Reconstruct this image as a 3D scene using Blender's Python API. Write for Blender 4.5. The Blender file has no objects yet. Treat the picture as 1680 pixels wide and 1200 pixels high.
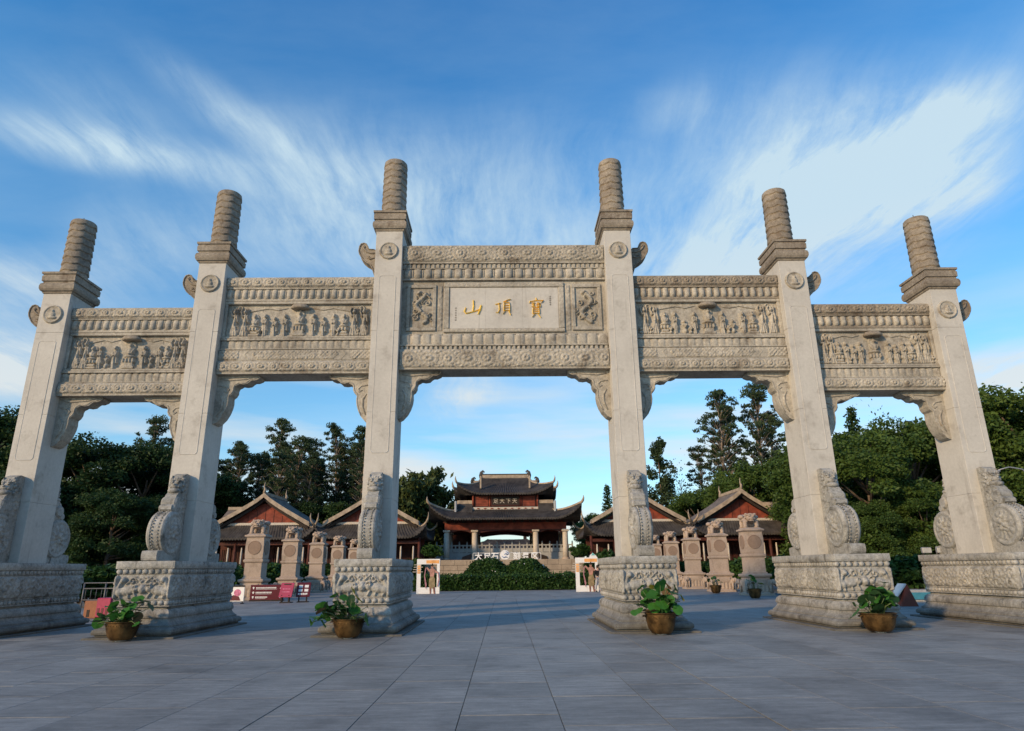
import bpy, math, random
import numpy as np
from mathutils import Matrix, Vector
R = math.radians
scene = bpy.context.scene
# ------------------------------------------------------------------ camera
def Rx(a): return Matrix.Rotation(a, 3, 'X')
F_PX, PITCH, ROLL, YAW = 1093.0, .2964, .0108, .0141
def cam_axis(u, v, f=0.):
    c, s = math.cos(ROLL), math.sin(ROLL); x = c*u+s*v; up = -s*u+c*v
    c, s = math.cos(PITCH), math.sin(PITCH); y = c*f-s*up; z = s*f+c*up
    c, s = math.cos(YAW), math.sin(YAW); return Vector((c*x+s*y, -s*x+c*y, z))
cam_d = bpy.data.cameras.new('camera'); cam = bpy.data.objects.new('camera', cam_d)
scene.collection.objects.link(cam); scene.camera = cam
cam_d.sensor_width = 36; cam_d.lens = F_PX/1680*36; cam_d.clip_end = 3000; cam_d.clip_start = .1
X, Y, Z = cam_axis(1, 0), cam_axis(0, 1), -cam_axis(0, 0, 1)
m = Matrix.Identity(4)
for i in range(3):
    m[i][0], m[i][1], m[i][2] = X[i], Y[i], Z[i]
m[0][3], m[1][3], m[2][3] = -.0485, -20.003, 1.6
cam.matrix_world = m
# ------------------------------------------------------------------ light
scene.view_settings.view_transform = 'Standard'; scene.view_settings.look = 'None'
scene.view_settings.exposure = 0.0; scene.view_settings.gamma = 1
SUN_EL, SUN_AZ = R(19), R(226)          # low evening sun behind the camera, to the left
sd = bpy.data.lights.new('sun', 'SUN'); sd.energy = 3.9; sd.angle = R(3); sd.color = (1., .69, .385)
so = bpy.data.objects.new('sun', sd); scene.collection.objects.link(so)
sv = Vector((math.sin(SUN_AZ)*math.cos(SUN_EL), math.cos(SUN_AZ)*math.cos(SUN_EL), math.sin(SUN_EL)))
so.rotation_euler = sv.to_track_quat('Z', 'Y').to_euler()
world = bpy.data.worlds.new('World'); scene.world = world; world.use_nodes = True
def build_world():
    nt = world.node_tree; N = nt.nodes; L = nt.links; N.clear()
    def n(t, **k):
        o = N.new(t)
        for a, b in k.items(): setattr(o, a, b)
        return o
    def mth(op, a, b=None, c=None, clamp=False):
        o = n('ShaderNodeMath', operation=op, use_clamp=clamp)
        for i, v in enumerate((a, b, c)):
            if v is None: continue
            if isinstance(v, (int, float)): o.inputs[i].default_value = v
            else: L.new(v, o.inputs[i])
        return o.outputs[0]
    out = n('ShaderNodeOutputWorld'); bg = n('ShaderNodeBackground'); L.new(bg.outputs[0], out.inputs[0])
    sky = n('ShaderNodeTexSky', sky_type='NISHITA', sun_disc=False, sun_elevation=SUN_EL, sun_rotation=SUN_AZ,
            altitude=400, air_density=1.0, dust_density=.6, ozone_density=2.2)
    tc = n('ShaderNodeTexCoord'); sep = n('ShaderNodeSeparateXYZ'); L.new(tc.outputs['Generated'], sep.inputs[0])
    z = mth('MAXIMUM', sep.outputs[2], 0.0)
    # height gradient of the air (paler and hazier towards the horizon)
    ramp = n('ShaderNodeValToRGB'); L.new(z, ramp.inputs[0]); cr = ramp.color_ramp
    stops = SKY_STOPS
    while len(cr.elements) < len(stops): cr.elements.new(.5)
    for e, (p, c) in zip(cr.elements, stops): e.position = p; e.color = (*c, 1)
    mul = n('ShaderNodeMix', data_type='RGBA', blend_type='MULTIPLY'); mul.inputs[0].default_value = 1
    L.new(sky.outputs[0], mul.inputs[6]); L.new(ramp.outputs[0], mul.inputs[7])
    # clouds live on a plane high above: plane coordinates x/z, y/z
    zz = mth('ADD', z, .06)
    comb = n('ShaderNodeCombineXYZ'); L.new(mth('DIVIDE', sep.outputs[0], zz), comb.inputs[0]); L.new(mth('DIVIDE', sep.outputs[1], zz), comb.inputs[1])
    wn = n('ShaderNodeTexNoise'); wn.inputs['Scale'].default_value = 1.1; wn.inputs['Detail'].default_value = 3; L.new(comb.outputs[0], wn.inputs[0])
    wsub = n('ShaderNodeVectorMath', operation='SUBTRACT'); L.new(wn.outputs[1], wsub.inputs[0]); wsub.inputs[1].default_value = (.5, .5, .5)
    wsc = n('ShaderNodeVectorMath', operation='SCALE'); L.new(wsub.outputs[0], wsc.inputs[0]); wsc.inputs[3].default_value = .34
    P = n('ShaderNodeVectorMath', operation='ADD'); L.new(comb.outputs[0], P.inputs[0]); L.new(wsc.outputs[0], P.inputs[1])
    def fib(ang, sx, sy, sc, det, rough=.6):
        mp = n('ShaderNodeMapping'); mp.inputs['Rotation'].default_value = (0, 0, ang); mp.inputs['Scale'].default_value = (sx, sy, 1)
        L.new(P.outputs[0], mp.inputs[0])
        t = n('ShaderNodeTexNoise'); t.inputs['Scale'].default_value = sc; t.inputs['Detail'].default_value = det; t.inputs['Roughness'].default_value = rough
        L.new(mp.outputs[0], t.inputs[0]); return t.outputs[0]
    # fall-streak fibres all run away from the viewer, so they fan out overhead
    fa = fib(R(12), 5.2, .85, 1.25, 12, .66); fb2 = fib(R(-24), 9.0, 1.8, 1.5, 10, .68); fc = fib(R(65), 2.2, 1.0, 1.6, 8, .6)
    fd = fib(R(40), 3.0, 1.6, 2.6, 12, .72)
    FIBRE = mth('MULTIPLY_ADD', fa, .36, mth('MULTIPLY_ADD', fb2, .26, mth('MULTIPLY_ADD', fc, .22, mth('MULTIPLY', fd, .18))))
    total = None
    for (ax, ay, bx, by, wdt, amp, edge) in CLOUD_BANDS:
        cx, cy = (ax+bx)/2, (ay+by)/2; ln = math.hypot(bx-ax, by-ay)/2; ang = math.atan2(by-ay, bx-ax)
        sb = n('ShaderNodeVectorMath', operation='SUBTRACT'); L.new(P.outputs[0], sb.inputs[0]); sb.inputs[1].default_value = (cx, cy, 0)
        rt = n('ShaderNodeVectorRotate', rotation_type='Z_AXIS'); L.new(sb.outputs[0], rt.inputs[0]); rt.inputs['Angle'].default_value = -ang
        ml = n('ShaderNodeVectorMath', operation='MULTIPLY'); L.new(rt.outputs[0], ml.inputs[0]); ml.inputs[1].default_value = (1/ln, 1/wdt, 0)
        le = n('ShaderNodeVectorMath', operation='LENGTH'); L.new(ml.outputs[0], le.inputs[0])
        mr = n('ShaderNodeMapRange', interpolation_type='SMOOTHSTEP'); L.new(le.outputs[1], mr.inputs[0])
        mr.inputs[1].default_value = 1.5; mr.inputs[2].default_value = 0.; mr.inputs[3].default_value = 0; mr.inputs[4].default_value = amp
        fb = FIBRE
        f2 = mth('MULTIPLY', mth('MULTIPLY_ADD', fb, 3.6, -1.30, clamp=True), .84)
        v = mth('MULTIPLY', mr.outputs[0], f2)
        total = v if total is None else mth('ADD', total, v)
    # thin veil everywhere, thicker low down
    veil = mth('MULTIPLY', mth('MULTIPLY_ADD', fib(R(-20), 1., 2.2, .55, 8, .62), 2.4, -.95, clamp=True), .22)
    low = n('ShaderNodeMapRange', interpolation_type='SMOOTHSTEP'); L.new(z, low.inputs[0]); low.inputs[1].default_value = .40; low.inputs[2].default_value = .10; low.inputs[3].default_value = 0; low.inputs[4].default_value = 1
    mpl = n('ShaderNodeMapping'); mpl.inputs['Scale'].default_value = (2.2, 2.2, 16); L.new(tc.outputs['Generated'], mpl.inputs[0])
    tl = n('ShaderNodeTexNoise'); tl.inputs['Scale'].default_value = 1.3; tl.inputs['Detail'].default_value = 6; L.new(mpl.outputs[0], tl.inputs[0])
    lowc = mth('MULTIPLY', low.outputs[0], mth('MULTIPLY_ADD', tl.outputs[0], 3.6, -1.35, clamp=True))
    total = mth('ADD', total, veil); total = mth('ADD', total, mth('MULTIPLY', lowc, .95)); total = mth('MINIMUM', total, .93)
    cramp = n('ShaderNodeValToRGB'); L.new(z, cramp.inputs[0]); e = cramp.color_ramp.elements
    e[0].position = .02; e[0].color = (*CLOUD_LOW, 1); e[1].position = .45; e[1].color = (*CLOUD_HIGH, 1)
    mx = n('ShaderNodeMix', data_type='RGBA'); L.new(total, mx.inputs[0]); L.new(mul.outputs[2], mx.inputs[6])
    cs = n('ShaderNodeMix', data_type='RGBA', blend_type='MULTIPLY'); cs.inputs[0].default_value = 1; L.new(cramp.outputs[0], cs.inputs[6]); cs.inputs[7].default_value = (CLOUD_GAIN,)*3+(1,)
    L.new(cs.outputs[2], mx.inputs[7])
    L.new(mx.outputs[2], bg.inputs[0]); bg.inputs[1].default_value = SKY_STRENGTH
SKY_STRENGTH = .15
SKY_STOPS = [(0, (.95, 1.15, 1.24)), (.22, (.88, 1.28, 1.38)), (.52, (.50, 1.32, 1.68)), (.75, (.22, 1.12, 1.72)), (1, (.18, 1.05, 1.75))]
CLOUD_LOW, CLOUD_HIGH, CLOUD_GAIN = (1., .96, .90), (.70, .89, 1.), 5.8
def sky_pt(px, py):                      # where a cloud seen there lies on the cloud plane
    d = cam_axis((px-840)/F_PX, (600-py)/F_PX, 1.).normalized(); return d.x/(d.z+.06), d.y/(d.z+.06)
CLOUD_BANDS = [(*sky_pt(a, b), *sky_pt(c, d), w, amp, e) for a, b, c, d, w, amp, e in (
    (-160, 170, 440, 300, .10, 1.1, 1.3), (-60, 150, 300, 250, .18, .6, 1), (240, 70, 470, 260, .07, .75, 1.2), (400, 200, 640, 350, .12, .6, 1.2), (330, 310, 700, 400, .42, 1.15, .5),
    (600, 370, 1000, 420, .46, 1.25, .5), (980, 440, 1560, 370, .55, 1.25, .5), (1180, 440, 1760, 70, .22, 1.15, 1.1), (1400, 230, 1700, 130, .12, .8, 1.3), (1240, 360, 1560, 130, .40, .75, .8), (100, 400, 400, 430, .3, .6, .7),
    (1380, 330, 1660, 320, .20, 1.1, .8), (1250, 480, 1330, 150, .14, .6, 1.2), (-150, 470, 220, 470, .26, .9, .8), (-200, 620, 130, 560, .55, 1.3, .5),
    (1000, 560, 1250, 380, .4, 1.0, .5), (1560, 640, 1800, 600, .5, 1.2, .5), (1040, 200, 1200, 150, .08, .35, 1.), (700, 640, 820, 650, .5, .9, .4))]
build_world()
# ------------------------------------------------------------------ helpers
col = scene.collection; rnd = random.Random(7); PI = math.pi
def link(o, parent=None):
    col.objects.link(o)
    if parent: o.parent = parent
    return o
def tag(o, label=None, cat=None, group=None, kind=None):
    if label: o['label'] = label
    if cat: o['category'] = cat
    if group: o['group'] = group
    if kind: o['kind'] = kind
    return o
def thing(name, label, cat, loc=(0, 0, 0), rz=0, group=None):
    o = bpy.data.objects.new(name, None); o.empty_display_size = .3; link(o); o.location = loc; o.rotation_euler = (0, 0, rz)
    return tag(o, label, cat, group)
def clone(o, parent=None, loc=None, rz=None, scale=None):
    c = o.copy(); col.objects.link(c)
    if parent is not None: c.parent = parent
    if loc is not None: c.location = loc
    if rz is not None: c.rotation_euler = (0, 0, rz)
    if scale is not None: c.scale = scale
    for ch in list(o.children): clone(ch, c)
    return c
def mesh_np(name, V, Fq, mat, smooth=False):
    """V (n,3) array, Fq list/array of quads or tris"""
    V = np.asarray(V, dtype=np.float32); me = bpy.data.meshes.new(name)
    Fq = np.asarray(Fq, dtype=np.int32); k = Fq.shape[1]; nf = len(Fq)
    me.vertices.add(len(V)); me.vertices.foreach_set('co', V.ravel())
    me.loops.add(nf*k); me.loops.foreach_set('vertex_index', Fq.ravel())
    me.polygons.add(nf); me.polygons.foreach_set('loop_start', np.arange(0, nf*k, k, dtype=np.int32))
    try: me.polygons.foreach_set('loop_total', np.full(nf, k, dtype=np.int32))
    except Exception: pass
    if smooth: me.polygons.foreach_set('use_smooth', np.ones(nf, dtype=bool))
    me.update(calc_edges=True); me.validate()
    if mat: me.materials.append(mat)
    return me
class MB:
    def __init__(s): s.v = []; s.f = []; s.sm = []
    def add(s, vs, fs, smooth=False):
        b = len(s.v); s.v += [tuple(p) for p in vs]; s.f += [tuple(b+i for i in f) for f in fs]; s.sm += [smooth]*len(fs); return s
    def box(s, x0, x1, y0, y1, z0, z1):
        return s.add([(x0, y0, z0), (x1, y0, z0), (x1, y1, z0), (x0, y1, z0), (x0, y0, z1), (x1, y0, z1), (x1, y1, z1), (x0, y1, z1)],
                     [(0, 3, 2, 1), (4, 5, 6, 7), (0, 1, 5, 4), (1, 2, 6, 5), (2, 3, 7, 6), (3, 0, 4, 7)])
    def bbox(s, x0, x1, y0, y1, z0, z1, b=.01):      # box with bevelled vertical and top/bottom edges
        o = [(x0, x1, y0, y1, b, z0), (x0, x1, y0, y1, 0, z0+b), (x0, x1, y0, y1, 0, z1-b), (x0, x1, y0, y1, b, z1)]
        vs = []
        for (a, c, d, e, i, z) in o:
            a += i; c -= i; d += i; e -= i
            vs += [(a+b, d, z), (c-b, d, z), (c, d+b, z), (c, e-b, z), (c-b, e, z), (a+b, e, z), (a, e-b, z), (a, d+b, z)]
        fs = [tuple(reversed(range(8))), tuple(range(24, 32))]
        for k in range(3):
            for i in range(8): j = (i+1) % 8; fs.append((k*8+i, k*8+j, k*8+8+j, k*8+8+i))
        return s.add(vs, fs)
    def prism(s, pts, a0, a1, axis='y', bev=0.):     # polygon pts (u,v) extruded along axis
        def P(u, v, a): return {'y': (u, a, v), 'x': (a, u, v), 'z': (u, v, a)}[axis]
        n = len(pts); area = sum(pts[i][0]*pts[(i+1) % n][1]-pts[(i+1) % n][0]*pts[i][1] for i in range(n))
        if area < 0: pts = pts[::-1]
        vs = [P(u, v, a0) for u, v in pts]+[P(u, v, a1) for u, v in pts]
        fs = [tuple(range(n)), tuple(reversed(range(n, 2*n)))]+[(i, i+n, (i+1) % n+n, (i+1) % n) for i in range(n)]
        if axis in ('x', 'z'): fs = [tuple(reversed(f)) for f in fs]
        return s.add(vs, fs)
    def ring_loft(s, rings, cap0=True, cap1=True, smooth=False):
        n = len(rings[0]); vs = [p for r in rings for p in r]; fs = []
        for k in range(len(rings)-1):
            for i in range(n): j = (i+1) % n; fs.append((k*n+i, k*n+j, k*n+n+j, k*n+n+i))
        s.add(vs, fs, smooth); b = len(s.v)-len(vs)
        if cap0: s.f.append(tuple(b+i for i in reversed(range(n)))); s.sm.append(False)
        if cap1: s.f.append(tuple(b+len(vs)-n+i for i in range(n))); s.sm.append(False)
        return s
    def sqloft(s, x0, x1, y0, y1, prof, smooth=False):   # profile [(offset, z)] round a rectangle
        return s.ring_loft([[(x0-o, y0-o, z), (x1+o, y0-o, z), (x1+o, y1+o, z), (x0-o, y1+o, z)] for o, z in prof], smooth=smooth)
    def lathe(s, cx, cy, prof, seg=16, smooth=True, cap=True):
        return s.ring_loft([[(cx+r*math.cos(2*PI*i/seg), cy+r*math.sin(2*PI*i/seg), z) for i in range(seg)] for r, z in prof], cap, cap, smooth)
    def tube(s, pts, rad, seg=6, cap=True, smooth=True):
        pts = [Vector(p) for p in pts]; n = len(pts)
        if not hasattr(rad, '__len__'): rad = [rad]*n
        rings = []; ref = None
        for i, p in enumerate(pts):
            t = (pts[min(i+1, n-1)]-pts[max(i-1, 0)]).normalized()
            if ref is None: ref = Vector((0, 0, 1)) if abs(t.z) < .9 else Vector((1, 0, 0))
            a = t.cross(ref)
            if a.length < 1e-4: a = t.cross(Vector((0, 1, 0)))
            a.normalize(); b = a.cross(t).normalized(); ref = b
            rings.append([tuple(p+(a*math.cos(2*PI*k/seg)+b*-math.sin(2*PI*k/seg))*rad[i]) for k in range(seg)])
        return s.ring_loft(rings, cap, cap, smooth)
    def ball(s, c, r, seg=10, rings=6, rot=None):
        if not hasattr(r, '__len__'): r = (r, r, r)
        vs = []; fs = []
        for j in range(1, rings):
            th = PI*j/rings
            for i in range(seg):
                ph = 2*PI*i/seg; vs.append((math.sin(th)*math.cos(ph)*r[0], math.sin(th)*math.sin(ph)*r[1], math.cos(th)*r[2]))
        t = len(vs); vs += [(0, 0, r[2]), (0, 0, -r[2])]
        for j in range(rings-2):
            for i in range(seg): k = (i+1) % seg; fs.append((j*seg+i, (j+1)*seg+i, (j+1)*seg+k, j*seg+k))
        for i in range(seg):
            k = (i+1) % seg; fs.append((t, i, k)); fs.append((t+1, (rings-2)*seg+k, (rings-2)*seg+i))
        if rot is not None: vs = [tuple(rot @ Vector(v)) for v in vs]
        return s.add([(v[0]+c[0], v[1]+c[1], v[2]+c[2]) for v in vs], fs, True)
    def xf(s, M, start=0):
        s.v[start:] = [tuple(M @ Vector(v)) for v in s.v[start:]]; return s
    def mirror_x(s):
        s.v = [(-x, y, z) for x, y, z in s.v]; s.f = [tuple(reversed(f)) for f in s.f]; return s
    def mesh(s, name, mat):
        me = bpy.data.meshes.new(name); me.from_pydata(s.v, [], s.f)
        if any(s.sm): me.polygons.foreach_set('use_smooth', np.array(s.sm, dtype=bool))
        me.update()
        if mat: me.materials.append(mat)
        return me
    def build(s, name, mat, parent=None, loc=None):
        o = bpy.data.objects.new(name, s.mesh(name, mat)); link(o, parent)
        if loc is not None: o.location = loc
        return o
def put(name, me, parent=None, loc=(0, 0, 0), rot=None, scale=None):
    o = bpy.data.objects.new(name, me); link(o, parent); o.location = loc
    if rot is not None: o.rotation_euler = rot
    if scale is not None: o.scale = scale
    return o
# ------------------------------------------------------------------ carved relief (height fields)
def vnoise(X, Z, s, seed=0):
    x = X*s+seed*17.31; z = Z*s+seed*9.17; xi = np.floor(x).astype(int); zi = np.floor(z).astype(int); fx = x-xi; fz = z-zi
    fx = fx*fx*(3-2*fx); fz = fz*fz*(3-2*fz)
    def h(a, b): v = np.sin(a*127.1+b*311.7+seed*74.7)*43758.5453; return v-np.floor(v)
    return (h(xi, zi)*(1-fx)+h(xi+1, zi)*fx)*(1-fz)+(h(xi, zi+1)*(1-fx)+h(xi+1, zi+1)*fx)*fz
def ell(X, Z, cx, cz, rx, rz, h, a=0.):
    c, s = math.cos(a), math.sin(a); u = ((X-cx)*c+(Z-cz)*s)/rx; v = (-(X-cx)*s+(Z-cz)*c)/rz
    return h*np.sqrt(np.clip(1-u*u-v*v, 0, 1))
def caps(X, Z, x0, z0, x1, z1, r0, r1, h):
    dx, dz = x1-x0, z1-z0; t = np.clip(((X-x0)*dx+(Z-z0)*dz)/(dx*dx+dz*dz+1e-9), 0, 1)
    r = r0+(r1-r0)*t; d = np.hypot(X-x0-t*dx, Z-z0-t*dz)/r; return h*np.sqrt(np.clip(1-d*d, 0, 1))
def spiral(X, Z, cx, cz, Rr, h, turns=2., sgn=1, ph=0.):
    r = np.hypot(X-cx, Z-cz); th = np.arctan2(Z-cz, X-cx)*sgn
    g = .5+.5*np.cos(th+ph-2*PI*turns*r/Rr); return h*g*np.clip((Rr-r)/(Rr*.25), 0, 1)
def hf(name, W, H, step, f, mat, embed=.012, flip=False):
    nx = max(3, int(round(W/step))+1); nz = max(3, int(round(H/step))+1)
    x = np.linspace(0, W, nx); z = np.linspace(0, H, nz); Xg, Zg = np.meshgrid(x, z)
    h = f(Xg, Zg)-embed; h[0, :] = h[-1, :] = -embed; h[:, 0] = h[:, -1] = -embed
    V = np.stack([Xg, -h, Zg], -1).reshape(-1, 3); a = np.arange(nx*nz).reshape(nz, nx)
    Fq = np.stack([a[:-1, :-1], a[:-1, 1:], a[1:, 1:], a[1:, :-1]], -1).reshape(-1, 4)
    return mesh_np(name, V, Fq, mat, True)
def f_floral(period=.75, H=.6, seed=0, big=.62):
    def f(X, Z):
        c = H/2; h = .022*np.abs(2*vnoise(X, Z, 9, seed)-1)+.012*vnoise(X, Z, 23, seed+1)
        k = np.floor(X/period); lx = X-(k+.5)*period
        r = np.hypot(lx, Z-c); th = np.arctan2(Z-c, lx); Rr = big*H/2
        odd = (k % 2); r = np.hypot(lx*(1-.28*odd), (Z-c)*(1+.05*odd)); th = th+odd*.4
        ros = np.where(r < Rr, .035+.035*np.sqrt(np.clip(1-(r/Rr)**2, 0, 1))*(.75+.25*np.cos(8*th+k))-.02*np.cos(r/Rr*9), 0)
        ring = .05*np.exp(-((r-Rr*1.12)/(.03))**2)
        lv = .055*np.abs(np.sin(X*21+Z*17))*np.abs(np.sin(Z*25-X*9))*(r > Rr*1.1)
        lv = np.maximum(lv, .04*np.exp(-((np.abs(np.abs(lx)-period/2+.02*np.sin(Z*30))-.05)/.03)**2)*np.clip(np.sin(Z/H*PI), 0, 1))
        s1 = spiral(np.abs(lx), Z, period*.42, H*.27, H*.24, .045, 1.6); s2 = spiral(np.abs(lx), Z, period*.42, H*.73, H*.24, .045, 1.6, -1)
        e = np.clip(np.minimum(Z, H-Z)/.03, 0, 1)
        return np.maximum.reduce([h, ros, ring, lv, s1, s2])*e+.012
    return f
def f_lattice(p=.09, d=.035, seed=0):
    def f(X, Z):
        g = np.abs(np.sin(PI*(X+Z)/p))*np.abs(np.sin(PI*(X-Z)/p)); return d*(1-g)+.012*vnoise(X, Z, 14, seed)
    return f
def f_scroll_body(W, H, seed=0):                   # dense carved scroll and lattice for pedestal sides
    def f(X, Z):
        h = f_lattice(.17, .05, seed)(X, Z)
        for i, cx in enumerate(np.arange(.28, W, .46)):
            for j, cz in enumerate((H*.3, H*.7)):
                h = np.maximum(h, spiral(X, Z, cx+(.12 if j else 0), cz, .19, .085, 1.4, 1 if (i+j) % 2 else -1, i*1.3))
        bulge = .03*np.sin(np.clip(Z/H, 0, 1)*PI); e = np.clip(np.minimum(np.minimum(Z, H-Z), np.minimum(X, W-X))/.05, 0, 1)
        return h*e+bulge+.01
    return f
def f_lions(W, H, seed=0):                         # two lions tossing a ball, curling ribbons
    def f(X, Z):
        L = [.02*vnoise(X, Z, 12, seed)+.012]
        for s in (-1, 1):
            x = W/2+s*(X-W/2)
            L += [ell(x, Z, W*.23, H*.36, W*.17, H*.20, .11, .15), ell(x, Z, W*.38, H*.42, W*.075, H*.15, .13),
                  ell(x, Z, W*.10, H*.30, W*.08, H*.2, .12), caps(x, Z, W*.34, H*.35, W*.40, H*.08, .035, .028, .08), caps(x, Z, W*.24, H*.3, W*.27, H*.07, .035, .028, .07),
                  caps(x, Z, W*.10, H*.25, W*.13, H*.06, .045, .035, .08), caps(x, Z, W*.06, H*.4, W*.13, H*.8, .06, .05, .10), ell(x, Z, W*.15, H*.78, W*.055, H*.14, .15),
                  spiral(x, Z, W*.38, H*.5, .10, .15, 1.3, s, 1.), spiral(x, Z, W*.31, H*.74, .12, .085, 1.5, -s, 2.), caps(x, Z, W*.2, H*.62, W*.33, H*.88, .022, .018, .07),
                  caps(x, Z, W*.36, H*.9, W*.46, H*.70, .02, .02, .07), spiral(x, Z, W*.45, H*.82, .075, .07, 1.2, s), caps(x, Z, W*.03, H*.1, W*.03, H*.9, .05, .05, .12)]
        L.append(ell(X, Z, W/2, H*.42, .115, .125, .15)-.008*np.cos(60*X)*np.cos(60*Z)*(np.hypot(X-W/2, Z-H*.42) < .11))
        h = np.maximum.reduce(L)+.016*vnoise(X, Z, 30, seed+3)*(np.maximum.reduce(L) > .04)
        return h*np.clip(np.minimum(Z, H-Z)/.02, 0, 1)
    return f
def f_figure(kind, seed, W, H):
    r = random.Random(seed); a = r.uniform(-1, 1)
    def f(X, Z):
        return g(X, Z)*1.25
    def g(X, Z):
        c = W/2; L = []; hd = .062*H
        if kind == 'seated':                      # cross-legged on a lotus throne
            L += [ell(X, Z, c, H*.80, hd*1.0, hd*1.25, .13), ell(X, Z, c, H*.90, hd*.55, hd*.6, .10), ell(X, Z, c, H*.6, W*.20, H*.17, .13), ell(X, Z, c-W*.15, H*.58, W*.08, H*.14, .12, .3), ell(X, Z, c+W*.15, H*.58, W*.08, H*.14, .12, -.3),
                  ell(X, Z, c, H*.43, W*.36, H*.065, .15), ell(X, Z, c, H*.51, W*.12, H*.04, .16)]
            rr = np.hypot((X-c), (Z-H*.8)); L.append(np.where(rr < hd*2.3, .045, 0)); 
            th = np.where((np.abs(X-c) < W*.34) & (Z > H*.24) & (Z < H*.37), .10+.02*np.cos(X*60), 0); L.append(th)
            L.append(np.where((np.abs(X-c) < W*.26) & (Z > H*.12) & (Z < H*.24), .085, 0)); L.append(np.where((np.abs(X-c) < W*.36) & (Z > H*.02) & (Z < H*.12), .10, 0))
        elif kind == 'kneel':
            L += [ell(X, Z, c+a*.03, H*.62, hd, hd*1.2, .11), ell(X, Z, c, H*.42, W*.17, H*.15, .11, a*.3), ell(X, Z, c, H*.16, W*.28, H*.15, .12), caps(X, Z, c-W*.15, H*.48, c+W*.05, H*.36, .035, .03, .13), caps(X, Z, c+W*.15, H*.48, c, H*.36, .035, .03, .13)]
            L.append(np.where(np.hypot(X-c, Z-H*.62) < hd*2, .035, 0))
        else:
            t = np.clip(Z/(H*.72), 0, 1); w = W*(.27-.13*t**1.3); sway = .02*a*np.sin(Z/H*6)
            body = .105*np.sqrt(np.clip(1-((X-c-sway)/w)**2, 0, 1))*(Z < H*.76)*(Z > H*.02)+.014*np.cos((X-c)*95+a*3+Z*6)*(np.abs(X-c-sway) < w)*(Z < H*.5)
            L += [body, ell(X, Z, c+a*.02, H*.845, hd, hd*1.2, .13), ell(X, Z, c+a*.02, H*.93, hd*.7, hd*.6, .10), ell(X, Z, c, H*.72, W*.23, H*.05, .11)]
            L.append(np.where(np.hypot(X-c-a*.02, Z-H*.85) < hd*1.9, .03, 0))
            if kind == 'guard':
                L += [caps(X, Z, c-W*.2, H*.7, c-W*.38, H*.86, .035, .028, .12), caps(X, Z, c-W*.38, H*.86, c-W*.25, H*.98, .025, .02, .11), caps(X, Z, c+W*.2, H*.7, c+W*.3, H*.5, .035, .028, .12),
                      caps(X, Z, c-W*.1, H*.35, c-W*.3, H*.04, .05, .04, .11), caps(X, Z, c+W*.1, H*.35, c+W*.25, H*.04, .05, .04, .11), caps(X, Z, c+W*.33, H*.05, c+W*.2, H*.97, .012, .012, .10)]
            else:
                L += [caps(X, Z, c-W*.2, H*.7, c-W*.16, H*.53, .034, .03, .12), caps(X, Z, c-W*.16, H*.53, c+W*.02, H*.58, .03, .025, .15), caps(X, Z, c+W*.2, H*.7, c+W*.16, H*.53, .034, .03, .12), caps(X, Z, c+W*.16, H*.53, c-W*.02, H*.59, .03, .025, .15),
                      caps(X, Z, c-W*.17, H*.53, c-W*.22, H*.28, .03, .045, .09), caps(X, Z, c+W*.17, H*.53, c+W*.22, H*.28, .03, .045, .09)]
        h = np.maximum.reduce(L); return h+.006*vnoise(X, Z, 28, seed)*(h > .02)
    return f
def f_dragon_panel(W, H, seed):
    def f(X, Z):
        L = []
        prev = None
        for i in range(14):
            t = i/13; x = W/2+W*.26*math.sin(t*7+seed)*(1-.3*t); z = H*(.12+.72*t)
            if prev: L.append(caps(X, Z, prev[0], prev[1], x, z, .075, .07, .11+.02*math.cos(i*2)))
            if i % 2: L.append(caps(X, Z, x, z, x+.17*math.cos(i*1.9), z+.13*math.sin(i*2.3), .035, .02, .10)); L.append(spiral(X, Z, x+.2*math.sin(i*2.2), z+.04, .09, .08, 1.2, 1 if i % 4 == 1 else -1))
            prev = (x, z)
        L += [ell(X, Z, W*.4, H*.88, .1, .07, .14, .4), spiral(X, Z, W*.25, H*.25, .15, .07, 1.5), spiral(X, Z, W*.72, H*.3, .16, .07, 1.5, -1), spiral(X, Z, W*.75, H*.62, .13, .07, 1.5), spiral(X, Z, W*.22, H*.62, .13, .07, 1.4, -1), spiral(X, Z, W*.72, H*.86, .11, .06, 1.3)]
        h = np.maximum.reduce(L); return h+.02*np.abs(2*vnoise(X, Z, 20, seed)-1)*(h > .02)
    return f
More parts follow.
